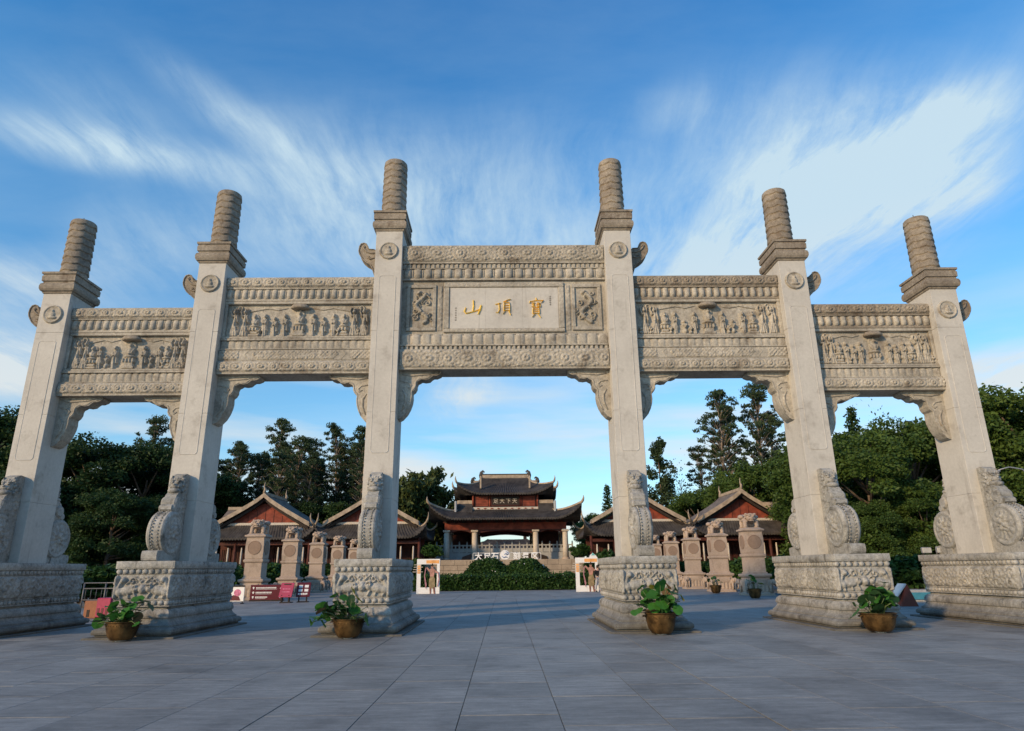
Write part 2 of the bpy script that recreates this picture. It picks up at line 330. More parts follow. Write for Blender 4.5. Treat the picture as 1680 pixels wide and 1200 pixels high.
# ------------------------------------------------------------------ materials
MATS = {}
def nodes(name):
    m = bpy.data.materials.new(name); m.use_nodes = True; nt = m.node_tree; b = nt.nodes['Principled BSDF']; MATS[name] = m; return m, nt, b
def mat_plain(name, c, rough=.7, metal=0., var=.12, scale=6., bump=.0, spec=.3, obj_rand=False, island=False, emit=0):
    m, nt, b = nodes(name); N = nt.nodes; L = nt.links
    tc = N.new('ShaderNodeTexCoord'); t = N.new('ShaderNodeTexNoise'); t.inputs['Scale'].default_value = scale; t.inputs['Detail'].default_value = 6; L.new(tc.outputs['Object'], t.inputs[0])
    mr = N.new('ShaderNodeMapRange'); L.new(t.outputs[0], mr.inputs[0]); mr.inputs[1].default_value = .3; mr.inputs[2].default_value = .7; mr.inputs[3].default_value = 1-var; mr.inputs[4].default_value = 1+var
    mx = N.new('ShaderNodeMix'); mx.data_type = 'RGBA'; mx.blend_type = 'MULTIPLY'; mx.inputs[0].default_value = 1; mx.inputs[6].default_value = (*c, 1); L.new(mr.outputs[0], mx.inputs[7])
    res = mx.outputs[2]
    if obj_rand or island:
        if island: g = N.new('ShaderNodeNewGeometry'); src = g.outputs['Random Per Island']
        else: g = N.new('ShaderNodeObjectInfo'); src = g.outputs['Random']
        r2 = N.new('ShaderNodeMapRange'); L.new(src, r2.inputs[0]); r2.inputs[3].default_value = 1-var*1.3; r2.inputs[4].default_value = 1+var*1.3
        m2 = N.new('ShaderNodeMix'); m2.data_type = 'RGBA'; m2.blend_type = 'MULTIPLY'; m2.inputs[0].default_value = 1; L.new(res, m2.inputs[6]); L.new(r2.outputs[0], m2.inputs[7]); res = m2.outputs[2]
    L.new(res, b.inputs['Base Color']); b.inputs['Roughness'].default_value = rough; b.inputs['Metallic'].default_value = metal; b.inputs['Specular IOR Level'].default_value = spec
    if bump:
        bp = N.new('ShaderNodeBump'); bp.inputs['Strength'].default_value = bump; bp.inputs['Distance'].default_value = .02
        t2 = N.new('ShaderNodeTexNoise'); t2.inputs['Scale'].default_value = scale*5; t2.inputs['Detail'].default_value = 5; L.new(tc.outputs['Object'], t2.inputs[0]); L.new(t2.outputs[0], bp.inputs['Height']); L.new(bp.outputs[0], b.inputs['Normal'])
    if emit: L.new(res, b.inputs['Emission Color']); b.inputs['Emission Strength'].default_value = emit
    return m
def mat_stone(name, c1, c2, stain=(.10, .075, .05), samt=.5, streak=True, speck=.10, bump=.35, rough=.8, sscale=1.1, grime=0.):
    m, nt, b = nodes(name); N = nt.nodes; L = nt.links
    geo = N.new('ShaderNodeNewGeometry'); P = geo.outputs['Position']
    def noise(sc, det=5, mp=None, rg=.55):
        t = N.new('ShaderNodeTexNoise'); t.inputs['Scale'].default_value = sc; t.inputs['Detail'].default_value = det; t.inputs['Roughness'].default_value = rg
        if mp:
            q = N.new('ShaderNodeMapping'); q.inputs['Scale'].default_value = mp; L.new(P, q.inputs[0]); L.new(q.outputs[0], t.inputs[0])
        else: L.new(P, t.inputs[0])
        return t.outputs[0]
    def rng(v, a, b2, c=0., d=1.):
        q = N.new('ShaderNodeMapRange'); L.new(v, q.inputs[0]); q.inputs[1].default_value = a; q.inputs[2].default_value = b2; q.inputs[3].default_value = c; q.inputs[4].default_value = d; return q.outputs[0]
    def mix(f, a, c, mode='MIX'):
        q = N.new('ShaderNodeMix'); q.data_type = 'RGBA'; q.blend_type = mode
        if isinstance(f, float): q.inputs[0].default_value = f
        else: L.new(f, q.inputs[0])
        for i, v in ((6, a), (7, c)):
            if isinstance(v, tuple): q.inputs[i].default_value = (*v, 1)
            else: L.new(v, q.inputs[i])
        return q.outputs[2]
    base = mix(rng(noise(.9, 6), .35, .65), c1, c2)
    sp = rng(noise(42, 3, rg=.7), .3, .7, 1-speck, 1+speck); base = mix(1., base, sp, 'MULTIPLY')
    sp2 = rng(noise(11, 6), .3, .7, 1-speck*.95, 1+speck*.95); base = mix(1., base, sp2, 'MULTIPLY')
    st = rng(noise(sscale*1.6, 8, rg=.68), .54, .70, 0, samt)
    base = mix(st, base, stain)
    if streak:
        s2 = rng(noise(1., 7, (7, 7, .45), .6), .60, .76, 0, samt*.9); base = mix(s2, base, stain)
    if grime:                             # splashed dirt creeping up from the paving, with ragged edge
        sz = N.new('ShaderNodeSeparateXYZ'); L.new(P, sz.inputs[0]); ad = N.new('ShaderNodeMath'); ad.operation = 'MULTIPLY_ADD'; L.new(noise(3.2, 7, rg=.7), ad.inputs[0]); ad.inputs[1].default_value = -.9; L.new(sz.outputs[2], ad.inputs[2])
        base = mix(rng(ad.outputs[0], -.42, .30, grime, 0.), base, stain)
    L.new(base, b.inputs['Base Color']); b.inputs['Roughness'].default_value = rough; b.inputs['Specular IOR Level'].default_value = .25
    bp = N.new('ShaderNodeBump'); bp.inputs['Strength'].default_value = bump; bp.inputs['Distance'].default_value = .015; L.new(noise(38, 6, rg=.7), bp.inputs['Height']); L.new(bp.outputs[0], b.inputs['Normal'])
    return m
def mat_leaf(name, c1, c2, trans=.25, rough=.55):
    m, nt, b = nodes(name); N = nt.nodes; L = nt.links
    g = N.new('ShaderNodeNewGeometry'); t = N.new('ShaderNodeTexNoise'); t.inputs['Scale'].default_value = .45; t.inputs['Detail'].default_value = 3; L.new(g.outputs['Position'], t.inputs[0])
    ad = N.new('ShaderNodeMath'); ad.operation = 'MULTIPLY_ADD'; L.new(g.outputs['Random Per Island'], ad.inputs[0]); ad.inputs[1].default_value = .45; 
    mr = N.new('ShaderNodeMapRange'); L.new(t.outputs[0], mr.inputs[0]); mr.inputs[1].default_value = .3; mr.inputs[2].default_value = .7; mr.inputs[4].default_value = .5; oi = N.new('ShaderNodeObjectInfo'); a2 = N.new('ShaderNodeMath'); a2.operation = 'MULTIPLY_ADD'; L.new(oi.outputs['Random'], a2.inputs[0]); a2.inputs[1].default_value = .42; a2.inputs[2].default_value = -.16; a3 = N.new('ShaderNodeMath'); a3.operation = 'ADD'; L.new(a2.outputs[0], a3.inputs[0]); L.new(mr.outputs[0], a3.inputs[1]); L.new(a3.outputs[0], ad.inputs[2])
    mx = N.new('ShaderNodeMix'); mx.data_type = 'RGBA'; L.new(ad.outputs[0], mx.inputs[0]); mx.inputs[6].default_value = (*c1, 1); mx.inputs[7].default_value = (*c2, 1)
    L.new(mx.outputs[2], b.inputs['Base Color']); b.inputs['Roughness'].default_value = rough; b.inputs['Specular IOR Level'].default_value = .2
    tr = N.new('ShaderNodeBsdfTranslucent'); L.new(mx.outputs[2], tr.inputs[0]); ms = N.new('ShaderNodeMixShader'); ms.inputs[0].default_value = trans
    L.new(b.outputs[0], ms.inputs[1]); L.new(tr.outputs[0], ms.inputs[2]); L.new(ms.outputs[0], N['Material Output'].inputs[0]); return m
M_SM = mat_stone('smooth_stone', (.505, .485, .44), (.44, .42, .38), samt=.36, speck=.06, bump=.12)
M_CV = mat_stone('carved_stone', (.42, .385, .32), (.285, .26, .215), stain=(.11, .08, .055), samt=.7, speck=.24, bump=.6)
M_CVW = mat_stone('weathered_carved_stone', (.30, .26, .205), (.19, .16, .125), stain=(.11, .075, .05), samt=.75, speck=.26, bump=.6, sscale=2.0)
M_PED = mat_stone('pedestal_stone', (.375, .365, .335), (.25, .245, .225), stain=(.065, .06, .05), samt=.85, speck=.25, bump=.7, sscale=1.7, grime=.8)
M_COL = mat_stone('column_stone', (.42, .33, .26), (.34, .265, .21), samt=.4, speck=.1, bump=.3)
M_DISC = mat_stone('disc_stone', (.27, .19, .14), (.24, .17, .125), samt=.2, speck=.08, bump=.2)
M_TERR = mat_stone('terrace_stone', (.36, .28, .20), (.27, .21, .15), samt=.5)
M_BAL = mat_stone('balustrade_stone', (.40, .41, .41), (.32, .33, .34), samt=.3)
M_GOLD = mat_plain('gold_leaf', (.95, .66, .13), rough=.4, metal=.3, var=.1)
M_BRASS = mat_plain('tarnished_brass', (.115, .066, .024), rough=.42, metal=.6, var=.9, scale=4, bump=.5)
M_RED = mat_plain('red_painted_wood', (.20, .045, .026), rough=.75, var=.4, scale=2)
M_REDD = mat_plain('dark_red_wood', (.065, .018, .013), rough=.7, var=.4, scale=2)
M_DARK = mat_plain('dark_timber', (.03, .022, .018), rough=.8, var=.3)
M_TILE = mat_plain('grey_roof_tile', (.050, .044, .040), rough=.75, var=.45, scale=1.5, bump=.3)
M_TILED = mat_plain('brown_roof_tile', (.15, .12, .095), rough=.8, var=.4, scale=2.5)
M_RIDGE = mat_plain('plaster_ridge', (.33, .26, .19), rough=.8, var=.3, scale=2.5)
M_WHITE = mat_plain('white_board', (.75, .74, .72), rough=.5, var=.05)
M_CREAM = mat_plain('cream_plaster', (.50, .44, .37), rough=.7, var=.12)
M_BARK = mat_plain('bark', (.13, .095, .07), rough=.9, var=.4, scale=3)
M_BARKP = mat_plain('pale_bark', (.26, .21, .17), rough=.85, var=.35, scale=2)
M_SOIL = mat_plain('soil', (.05, .035, .025), rough=1)
# ------------------------------------------------------------------ ground
M_GR = mat_stone('far_paving', (.125, .125, .13), (.10, .10, .105), stain=(.05, .05, .055), samt=.4, streak=False, bump=.2)
M_GROUT = mat_plain('joint_sand', (.016, .015, .014), rough=.95)
def mat_slab():
    m = mat_stone('granite_slab', (.245, .244, .232), (.190, .190, .182), stain=(.085, .08, .075), samt=.55, streak=False, speck=.11, bump=.25, rough=.6, sscale=.55)
    nt = m.node_tree; b = nt.nodes['Principled BSDF']; L = nt.links; src = b.inputs['Base Color'].links[0].from_socket
    oi = nt.nodes.new('ShaderNodeObjectInfo'); g = nt.nodes.new('ShaderNodeNewGeometry'); ad = nt.nodes.new('ShaderNodeMath'); ad.operation = 'ADD'; L.new(oi.outputs['Random'], ad.inputs[0]); L.new(g.outputs['Random Per Island'], ad.inputs[1])
    fr = nt.nodes.new('ShaderNodeMath'); fr.operation = 'FRACT'; L.new(ad.outputs[0], fr.inputs[0])
    mr = nt.nodes.new('ShaderNodeMapRange'); L.new(fr.outputs[0], mr.inputs[0]); mr.inputs[3].default_value = .86; mr.inputs[4].default_value = 1.10
    mx = nt.nodes.new('ShaderNodeMix'); mx.data_type = 'RGBA'; mx.blend_type = 'MULTIPLY'; mx.inputs[0].default_value = 1; L.new(src, mx.inputs[6]); L.new(mr.outputs[0], mx.inputs[7])
    # long sweeping damp marks
    t = nt.nodes.new('ShaderNodeTexNoise'); mp = nt.nodes.new('ShaderNodeMapping'); mp.inputs['Scale'].default_value = (.35, 1.6, 1); L.new(g.outputs['Position'], mp.inputs[0]); L.new(mp.outputs[0], t.inputs[0]); t.inputs['Detail'].default_value = 7; t.inputs['Roughness'].default_value = .65
    r2 = nt.nodes.new('ShaderNodeMapRange'); L.new(t.outputs[0], r2.inputs[0]); r2.inputs[1].default_value = .35; r2.inputs[2].default_value = .68; r2.inputs[3].default_value = 1.12; r2.inputs[4].default_value = .68
    m2 = nt.nodes.new('ShaderNodeMix'); m2.data_type = 'RGBA'; m2.blend_type = 'MULTIPLY'; m2.inputs[0].default_value = 1; L.new(mx.outputs[2], m2.inputs[6]); L.new(r2.outputs[0], m2.inputs[7])
    L.new(m2.outputs[2], b.inputs['Base Color']); b.inputs['Specular IOR Level'].default_value = .4; return m
M_SLAB = mat_slab()
g = MB(); g.add([(-400, -120, -.06), (400, -120, -.06), (400, 700, -.06), (-400, 700, -.06)], [(0, 1, 2, 3)]); tag(g.build('ground', M_GR), kind='structure')
pl = MB(); pl.add([(-32, -30, -.03), (32, -30, -.03), (32, 60, -.03), (-32, 60, -.03)], [(0, 1, 2, 3)])
plaza = tag(pl.build('plaza', M_GROUT), kind='structure')
def build_plaza():
    r = random.Random(3); xs = [-2.85, -1.71, -.57, .57, 1.71, 2.85]
    while xs[-1] < 31: xs.append(xs[-1]+1.14)
    while xs[0] > -31: xs.insert(0, xs[0]-1.14)
    cells = []; cache = {}
    for i in range(len(xs)-1):
        y = -22.0-r.uniform(0, 1.6); gl = .010 if abs(xs[i]) > 2.8 and abs(xs[i]) < 2.9 else .0045; grr = .010 if 2.8 < abs(xs[i+1]) < 2.9 else .0045
        Lb = r.choice((1.14, 1.7, 2.28))
        while y < 58:
            Lc = Lb if r.random() < .8 else r.choice((1.14, 1.7, 2.28))
            cells.append((xs[i]+gl, xs[i+1]-grr, y+.012, y+Lc-.012, r.uniform(-.0015, .0015))); y += Lc
    def area(c):
        cx, cy = (c[0]+c[1])/2, (c[2]+c[3])/2; d = cy+20; return 0 if d < 7.2 else (abs(cx)/d < .86)*(c[3]-c[2])/(d**3)
    cells.sort(key=area, reverse=True); far = MB()
    for k, (x0, x1, y0, y1, dz) in enumerate(cells):
        if k < 300:
            key = (round(x1-x0, 3), round(y1-y0, 3))
            if key not in cache: cache[key] = MB().bbox(-key[0]/2, key[0]/2, -key[1]/2, key[1]/2, -.03, 0, .002).mesh('paving_slab', M_SLAB)
            put('paving_slab', cache[key], plaza, ((x0+x1)/2, (y0+y1)/2, dz))
        else: far.box(x0, x1, y0, y1, -.03, dz)
    tag(far.build('paving_slab_field', M_SLAB, plaza), kind='stuff')
build_plaza()
# ------------------------------------------------------------------ the memorial archway
A = {1: 3.356, 2: 9.089, 3: 13.94}; HH = {1: 12.44, 2: 11.30, 3: 10.25}; PW, PD, HP = .882, 1.211, 1.90
PF, PE = 1.52, .326
gate = thing('memorial_archway', 'huge pale stone archway of six square pillars with gold characters on its middle tablet', 'archway')
def side_of(s, i): return (s*A[i], s*(A[i]+PW)) if s > 0 else (-(A[i]+PW), -A[i])
FACE_P = Matrix.Rotation(R(90), 4, 'Z'); FACE_N = Matrix.Rotation(R(-90), 4, 'Z')
# shared meshes
PEDW, PEDL = PW+2*PE, PD+2*PF
ME_LION = hf('lion_relief', PEDW-.04, .62, .018, f_lions(PEDW-.04, .62), M_PED)
ME_SIDE = hf('scroll_relief', PEDL-.04, .62, .028, f_scroll_body(PEDL-.04, .62, 3), M_PED)
def f_petalrow(p, H, d=.03):
    def f(X, Z):
        u = (X/p) % 1-.5; return d*np.sqrt(np.clip(1-(u/.46)**2, 0, 1))*np.clip(np.sin(np.clip(Z/H, 0, 1)*PI*.9+.15), 0, 1)**.5
    return f
ME_SKF = hf('petal_skirt', PEDW-.08, .20, .02, f_petalrow(.21, .20, .045), M_PED)
ME_SKS = hf('petal_skirt', PEDL-.08, .20, .03, f_petalrow(.26, .20, .045), M_PED)
ME_BEAD = MB().ball((0, 0, 0), (.08, .06, .068), 10, 6).mesh('bead', M_PED)
def f_topband(seed):
    def f(X, Z): return .012+.016*np.abs(np.cos(X*9+seed)*np.sin(Z*18))+.010*vnoise(X, Z, 16, seed)
    return f
ME_TOPF = hf('carved_band', PEDW-.01, .19, .03, f_topband(1), M_PED, .006); ME_TOPS = hf('carved_band', PEDL-.01, .19, .035, f_topband(2), M_PED, .006)
def pedestal(i, s):
    x0, x1 = side_of(s, i); x0 -= PE; x1 += PE; y0, y1 = -PF, PD+PF
    m = MB().sqloft(x0, x1, y0, y1, [(-.06, .04), (.17, .05), (.18, .09), (.235, .10), (.25, .15), (.235, .21), (.18, .25), (.12, .265), (.12, .30), (.09, .32), (.03, .38), (.0, .455), (.0, .475), (.03, .48), (.035, .51), (.03, .57), (.0, .64), (-.06, .69), (-.12, .70), (-.12, .74), (-.03, .76), (-.03, .78), (-.05, .79), (-.05, .90), (-.03, .92), (-.06, .935),
                                    (-.06, 1.56), (-.03, 1.575), (-.05, 1.585), (-.05, 1.69), (-.02, 1.70), (0, 1.71), (0, HP), (-.05, HP)])
    p = m.build('pedestal', M_PED, gate)
    pad = MB().bbox(x0-.39, x1+.39, y0-.38, y1+.38, -.05, .045, .012).build('plinth_slab', M_PED, p)
    xi = x1 if s < 0 else x0
    put('lion_relief', ME_LION, p, (x0+.02, y0+.06, .935))
    put('carved_band', ME_TOPF, p, (x0+.005, y0, 1.71)); put('petal_skirt', ME_SKF, p, (x0+.04, y0-.03, .49)).rotation_euler = (R(-20), 0, 0)
    for f in (1, -1):
        xf = x1 if f > 0 else x0
        rot = (0, 0, R(90)*f)
        o = put('scroll_relief', ME_SIDE, p, (xf-.06*f, (y0+.02 if f > 0 else y1-.02), .935), rot)
        sk = put('petal_skirt', ME_SKS, p, (xf+.03*f, (y0+.04 if f > 0 else y1-.04), .49)); sk.rotation_euler = (R(-20), 0, R(90)*f)
        put('carved_band', ME_TOPS, p, (xf, (y0+.005 if f > 0 else y1-.005), 1.71), rot)
        b = MB(); n = 26
        for k in range(n):
            yy = y0+.1+(y1-y0-.2)*k/(n-1)
            for z in (1.637, .845): b.ball((xf-.05*f, yy, z), (.05, .072, .062), 8, 5)
        tag(b.build('bead_row', M_PED, p), kind='stuff')
    for k in range(9):
        xx = x0+.09+(x1-x0-.18)*k/8
        for z in (1.637, .845): put('bead', ME_BEAD, p, (xx, y0+.045, z))
# pillar parts
def pillar(i, s):
    x0, x1 = side_of(s, i); H = HH[i]
    p = MB().box(x0+.012, x1-.012, .012, PD-.012, HP-.02, H).build('pillar', M_SM, gate)
    zs = [HP, 3.62, 6.25, 8.9, H]
    for k in range(4): MB().bbox(x0, x1, 0, PD, zs[k]+(.003 if k else 0), zs[k+1]-.003, .008).build('stone_block', M_SM, p)
    for zb, zt in ((4.98 if i < 3 else 4.85, H-1.62),):     # raised panel with rounded corners on the front
        a, b2, c = x0+.16, x1-.16, .09; pts = []
        for (cx, cz, st) in ((a+c, zb+c, 180), (b2-c, zb+c, 270), (b2-c, zt-c, 0), (a+c, zt-c, 90)):
            for q in range(5): t = R(st+q*22.5); pts.append((cx+c*math.cos(t), cz+c*math.sin(t)))
        n = len(pts); cx0, cz0 = (a+b2)/2, (zb+zt)/2
        def inset(d): return [(u+(d if u < cx0 else -d), v+(d if v < cz0 else -d)) for u, v in pts]
        mb = MB(); mb.ring_loft([[(u, -y, v) for u, v in inset(d)] for d, y in ((0, -.004), (.006, .012), (.018, .014), (.026, .006), (.03, .005))][::1], False, True)
        mb.f = [tuple(reversed(f)) for f in mb.f]
        mb.build('raised_panel', M_SM, p)
    # round medallion with a seated figure
    mx, mz = (x0+x1)/2, H-.74
    def fm(X, Z):
        r = np.hypot(X-.32, Z-.32); h = np.where(r < .305, .05+.03*np.exp(-((r-.27)/.022)**2), 0)
        return h+(r < .235)*np.maximum.reduce([ell(X, Z, .32, .42, .045, .055, .06), ell(X, Z, .32, .30, .09, .11, .06), ell(X, Z, .32, .2, .15, .05, .06)])
    put('medallion', ME_CACHE.setdefault('med', hf('medallion', .64, .64, .016, fm, M_CV)), p, (mx-.32, 0, mz-.32))
    # capital
    c = MB().sqloft(x0, x1, 0, PD, [(.0, H-.03), (.03, H), (.035, H+.035), (.085, H+.06), (.115, H+.13), (.12, H+.22), (.10, H+.30), (.05, H+.345), (.05, H+.39), (.09, H+.40), (.095, H+.57), (.07, H+.60), (.07, H+.63), (.11, H+.64), (.115, H+.71), (0, H+.712)])
    c.build('capital', M_CVW, p)
    # round finial shaft carved with rising waves
    zb = H+.71; hl = 2.22 if i == 1 else (2.15 if i == 2 else 2.1); nz, ns = 128, 70; V = []
    for a in range(nz+1):
        z = a/nz*hl
        for b in range(ns):
            th = 2*PI*b/ns; w = abs(math.sin(th*3.5)); zz = z/(hl/8.6)+.20*w; fr = zz-math.floor(zz)
            r = .385+.045*(1-fr)**.55-.02*z/hl
            V.append((r*math.cos(th), r*math.sin(th), z))
    if 'shaft%d' % i not in ME_CACHE:
        Q = [(a*ns+b, a*ns+(b+1) % ns, (a+1)*ns+(b+1) % ns, (a+1)*ns+b) for a in range(nz) for b in range(ns)]
        ME_CACHE['shaft%d' % i] = mesh_np('finial_shaft', V, Q, M_CVW, True)
    sh = put('finial_shaft', ME_CACHE['shaft%d' % i], gate, ((x0+x1)/2, PD/2, zb))
    MB().lathe(0, 0, [(.37, hl-.03), (.36, hl+.03), (.25, hl+.05), (.1, hl+.06)], 32).build('shaft_top', M_CVW, sh)
    if (i, s) in ((1, 1), (3, -1), (3, 1)): MB().tube([(-.05, 0, hl), (-.05, 0, hl+.24)], .012, 5).build('lightning_rod', M_DARK, sh)
    # cloud wing on the outer side
    P = [(0, 0), (.12, .005), (.31, .02), (.36, .13), (.41, .22), (.49, .25), (.58, .22), (.63, .12), (.645, -.03), (.62, -.14), (.57, -.23), (.50, -.34), (.38, -.45), (.24, -.54), (.17, -.66), (.12, -.8), (.05, -1.02), (0, -1.05)]
    xo = x1 if s > 0 else x0; z0 = H-.49
    w = MB().prism([(xo+s*u, z0+v) for u, v in P], PD/2-.19, PD/2+.19).build('cloud_wing', M_CVW, gate)
    for yy, dy in ((PD/2-.19, -1), (PD/2+.19, 1)):
        t = MB(); t.tube([(xo+s*u, yy+dy*.012, z0+v) for u, v in [(.03, -.12), (.2, -.13), (.36, -.08), (.47, .02), (.52, .12), (.47, .14), (.44, .08)]], [.02, .03, .034, .034, .03, .026, .02], 6)
        t.tube([(xo+s*u, yy+dy*.012, z0+v) for u, v in [(.04, -.3), (.15, -.3), (.25, -.34), (.35, -.30), (.33, -.24), (.27, -.26)]], [.02, .028, .03, .03, .024, .02], 6)
        t.tube([(xo+s*u, yy+dy*.012, z0+v) for u, v in P[1:17]], .022, 5); t.build('scroll', M_CVW, w)
ME_CACHE = {}
def beast_head(mb, c, k, curls=True):
    """grinning guardian-lion head facing -y, width ~k"""
    x, y, z = c
    mb.ball((x, y, z), (k*.42, k*.40, k*.42), 14, 10); mb.ball((x, y-k*.32, z-k*.08), (k*.26, k*.22, k*.17), 12, 8); mb.ball((x, y-k*.24, z-k*.30), (k*.25, k*.22, k*.12), 12, 8)
    mb.ball((x, y-k*.52, z+k*.02), (k*.10, k*.08, k*.07), 8, 6)
    for s in (-1, 1):
        mb.ball((x+s*k*.18, y-k*.34, z+k*.17), (k*.11, k*.10, k*.085), 8, 6); mb.ball((x+s*k*.20, y-k*.30, z+k*.29), (k*.16, k*.12, k*.06), 8, 5); mb.ball((x+s*k*.24, y-k*.34, z-k*.12), (k*.10, k*.1, k*.1), 8, 5)
        mb.ball((x+s*k*.42, y-k*.02, z+k*.22), (k*.08, k*.12, k*.15), 8, 5)
        if curls:
            for q in range(5): t = -1.2+q*.62; mb.ball((x+s*k*(.36+.08*math.cos(t)), y-k*.05+k*.12*(q % 2), z+k*.42*math.sin(t)), k*.12, 8, 5)
    if curls:
        for q in range(5): mb.ball((x+(q-2)*k*.15, y-k*.08, z+k*(.42-.04*abs(q-2))), k*.11, 8, 5)
def drum_stone_mesh():
    W = .40; h = W/2; mb = MB()
    P = [(0, 1.90), (-1.12, 1.90), (-1.15, 2.0), (-.95, 2.1), (-.62, 2.2), (-.62, 3.1), (-.80, 3.22), (-.90, 3.30), (-.88, 3.40), (-.76, 3.46), (-.74, 3.56), (-.66, 3.72), (-.52, 3.82), (-.40, 3.84), (-.42, 3.95), (-.44, 4.15), (-.34, 4.32), (-.18, 4.38), (0, 4.36)]
    mb.prism(P, -h+.04, h-.04, 'x'); return mb, W
def build_drum_meshes():
    mb, W = drum_stone_mesh(); h = W/2
    body = mb.mesh('drum_stone', M_PED)
    d = MB(); cy, cz, r = -.72, 2.66, .60      # drum lying on its edge, axis along x
    prof = [(.0, -h-.03), (r-.14, -h-.03), (r-.11, -h-.045), (r-.06, -h-.045), (r-.03, -h-.02), (r, -h+.02), (r, -h+.07), (r-.03, -h+.09), (r-.02, -.05), (r-.02, .05), (r-.03, h-.09), (r, h-.07), (r, h-.02), (r-.03, h+.02), (r-.06, h+.045), (r-.11, h+.045), (r-.14, h+.03), (0, h+.03)]
    seg = 40; rings = [[(a, cy-q*math.cos(2*PI*i/seg), cz+q*math.sin(2*PI*i/seg)) for i in range(seg)] for q, a in prof[1:-1]]
    d.ring_loft(rings, True, True, False)
    for i in range(seg):
        for sx in (-1, 1):
            t = 2*PI*(i+.5)/seg
            if math.cos(t) > -.2: d.ball((sx*(h-.115), cy-(r-.0)*math.cos(t), cz+(r-.0)*math.sin(t)), .026, 6, 4)
    drum = d.mesh('drum', M_PED)
    def fdisc(X, Z):
        r2 = np.hypot(X-.42, Z-.42); th = np.arctan2(Z-.42, X-.42)
        L = [ell(X, Z, .38, .52, .12, .09, .10, .5), ell(X, Z, .5, .42, .13, .08, .09, -.6), ell(X, Z, .36, .33, .1, .07, .09, .8), caps(X, Z, .45, .3, .6, .25, .03, .02, .08), caps(X, Z, .3, .6, .22, .5, .03, .02, .08), spiral(X, Z, .5, .58, .1, .09, 1.4), spiral(X, Z, .28, .42, .09, .08, 1.2, -1), ell(X, Z, .42, .66, .06, .06, .09), .03*np.abs(np.cos(th*6))*(r2 < .42)]
        return np.maximum.reduce(L)*(r2 < .41)
    face = hf('drum_face', .84, .84, .022, fdisc, M_PED, .006)
    def fside(X, Z): return np.maximum(spiral(X, Z, .22, .3, .2, .05, 1.6), np.maximum(spiral(X, Z, .2, .75, .18, .05, 1.5, -1), .04*np.abs(2*vnoise(X, Z, 14, 4)-1)))
    plate = hf('side_carving', .36, 1.1, .025, fside, M_PED, .006)
    f = MB(); f.tube([(0, -1.18, 1.90), (0, -1.3, 1.93), (0, -1.36, 2.02), (0, -1.3, 2.12), (0, -1.05, 2.16)], .01, 4)   # placeholder path replaced by rounded block
    f = MB(); PB = [(-.55, 1.905), (-1.36, 1.905)]+[(-1.36-.07*math.sin(R(q)), 1.905+.0+(1-math.cos(R(q)))*.14) for q in (30, 60, 90, 120, 150)]+[(-1.3, 2.17), (-1.12, 2.19), (-.6, 2.17)]
    f.prism(PB, -h-.005, h+.005, 'x'); foot = f.mesh('foot_block', M_PED)
    rl = MB(); seg = 20
    for (cy2, cz2, rr) in ((-.60, 3.50, .185), (-.74, 3.34, .115)):
        rl.ring_loft([[(a, cy2-q*math.cos(2*PI*i/seg), cz2+q*math.sin(2*PI*i/seg)) for i in range(seg)] for q, a in ((rr*.8, -h-.02), (rr, -h+.03), (rr, h-.03), (rr*.8, h+.02))])
    roll = rl.mesh('scroll_roll', M_PED)
    hd = MB(); beast_head(hd, (0, -.36, 4.02), .44); hd.ball((0, -.50, 3.85), (.19, .16, .09), 12, 8); head = hd.mesh('lion_head', M_PED)
    return body, drum, face, plate, foot, roll, head
DM = build_drum_meshes()
def drum_stone(i, s, back):
    x0, x1 = side_of(s, i); cx = (x0+x1)/2
    o = put('drum_stone', DM[0], gate, (cx, PD if back else 0, 0), (0, 0, PI if back else 0))
    put('drum', DM[1], o); put('foot_block', DM[4], o); put('scroll_roll', DM[5], o); put('lion_head', DM[6], o)
    put('drum_face', DM[2], o, (.23, -.72-.42, 2.66-.42), (0, 0, R(90))); put('drum_face', DM[2], o, (-.23, -.72+.42, 2.66-.42), (0, 0, R(-90)))
    put('side_carving', DM[3], o, (.16, -.42, 3.2), (0, 0, R(90))); put('side_carving', DM[3], o, (-.16, -.06, 3.2), (0, 0, R(-90)))
for i in (1, 2, 3):
    for s in (-1, 1):
        pedestal(i, s); pillar(i, s); drum_stone(i, s, False); drum_stone(i, s, True)
# lintels -------------------------------------------------------------------
BY = .235; BB = 1.10
def petal_mesh(w, h, d, up):
    """one lotus petal hanging (up=False) or standing, origin at its top/bottom middle back"""
    nx, nz = 8, 6; V = []; 
    for a in range(nz+1):
        t = a/nz
        for b in range(nx+1):
            u = b/nx*2-1; e = (1-u*u)**.5 if abs(u) < 1 else 0; prof = math.sin(min(1, .25+t*.85)*PI*.62)**.8 if t < .9 else .55
            ww = w/2*(1 if t < .8 else (1-(t-.8)*1.1)); z = -t*h if not up else t*h
            V.append((u*ww, -d*(.15+.85*e)*prof, z+(0.0)))
    Q = [(a*(nx+1)+b, a*(nx+1)+b+1, (a+1)*(nx+1)+b+1, (a+1)*(nx+1)+b) for a in range(nz) for b in range(nx)]
    if not up: Q = [tuple(reversed(q)) for q in Q]
    n0 = len(V); V += [(-w/2, .02, 0), (w/2, .02, 0), (-w*.39, .02, -h if not up else h), (w*.39, .02, -h if not up else h)]
    return mesh_np('lotus_petal', V, Q, M_CV, True)
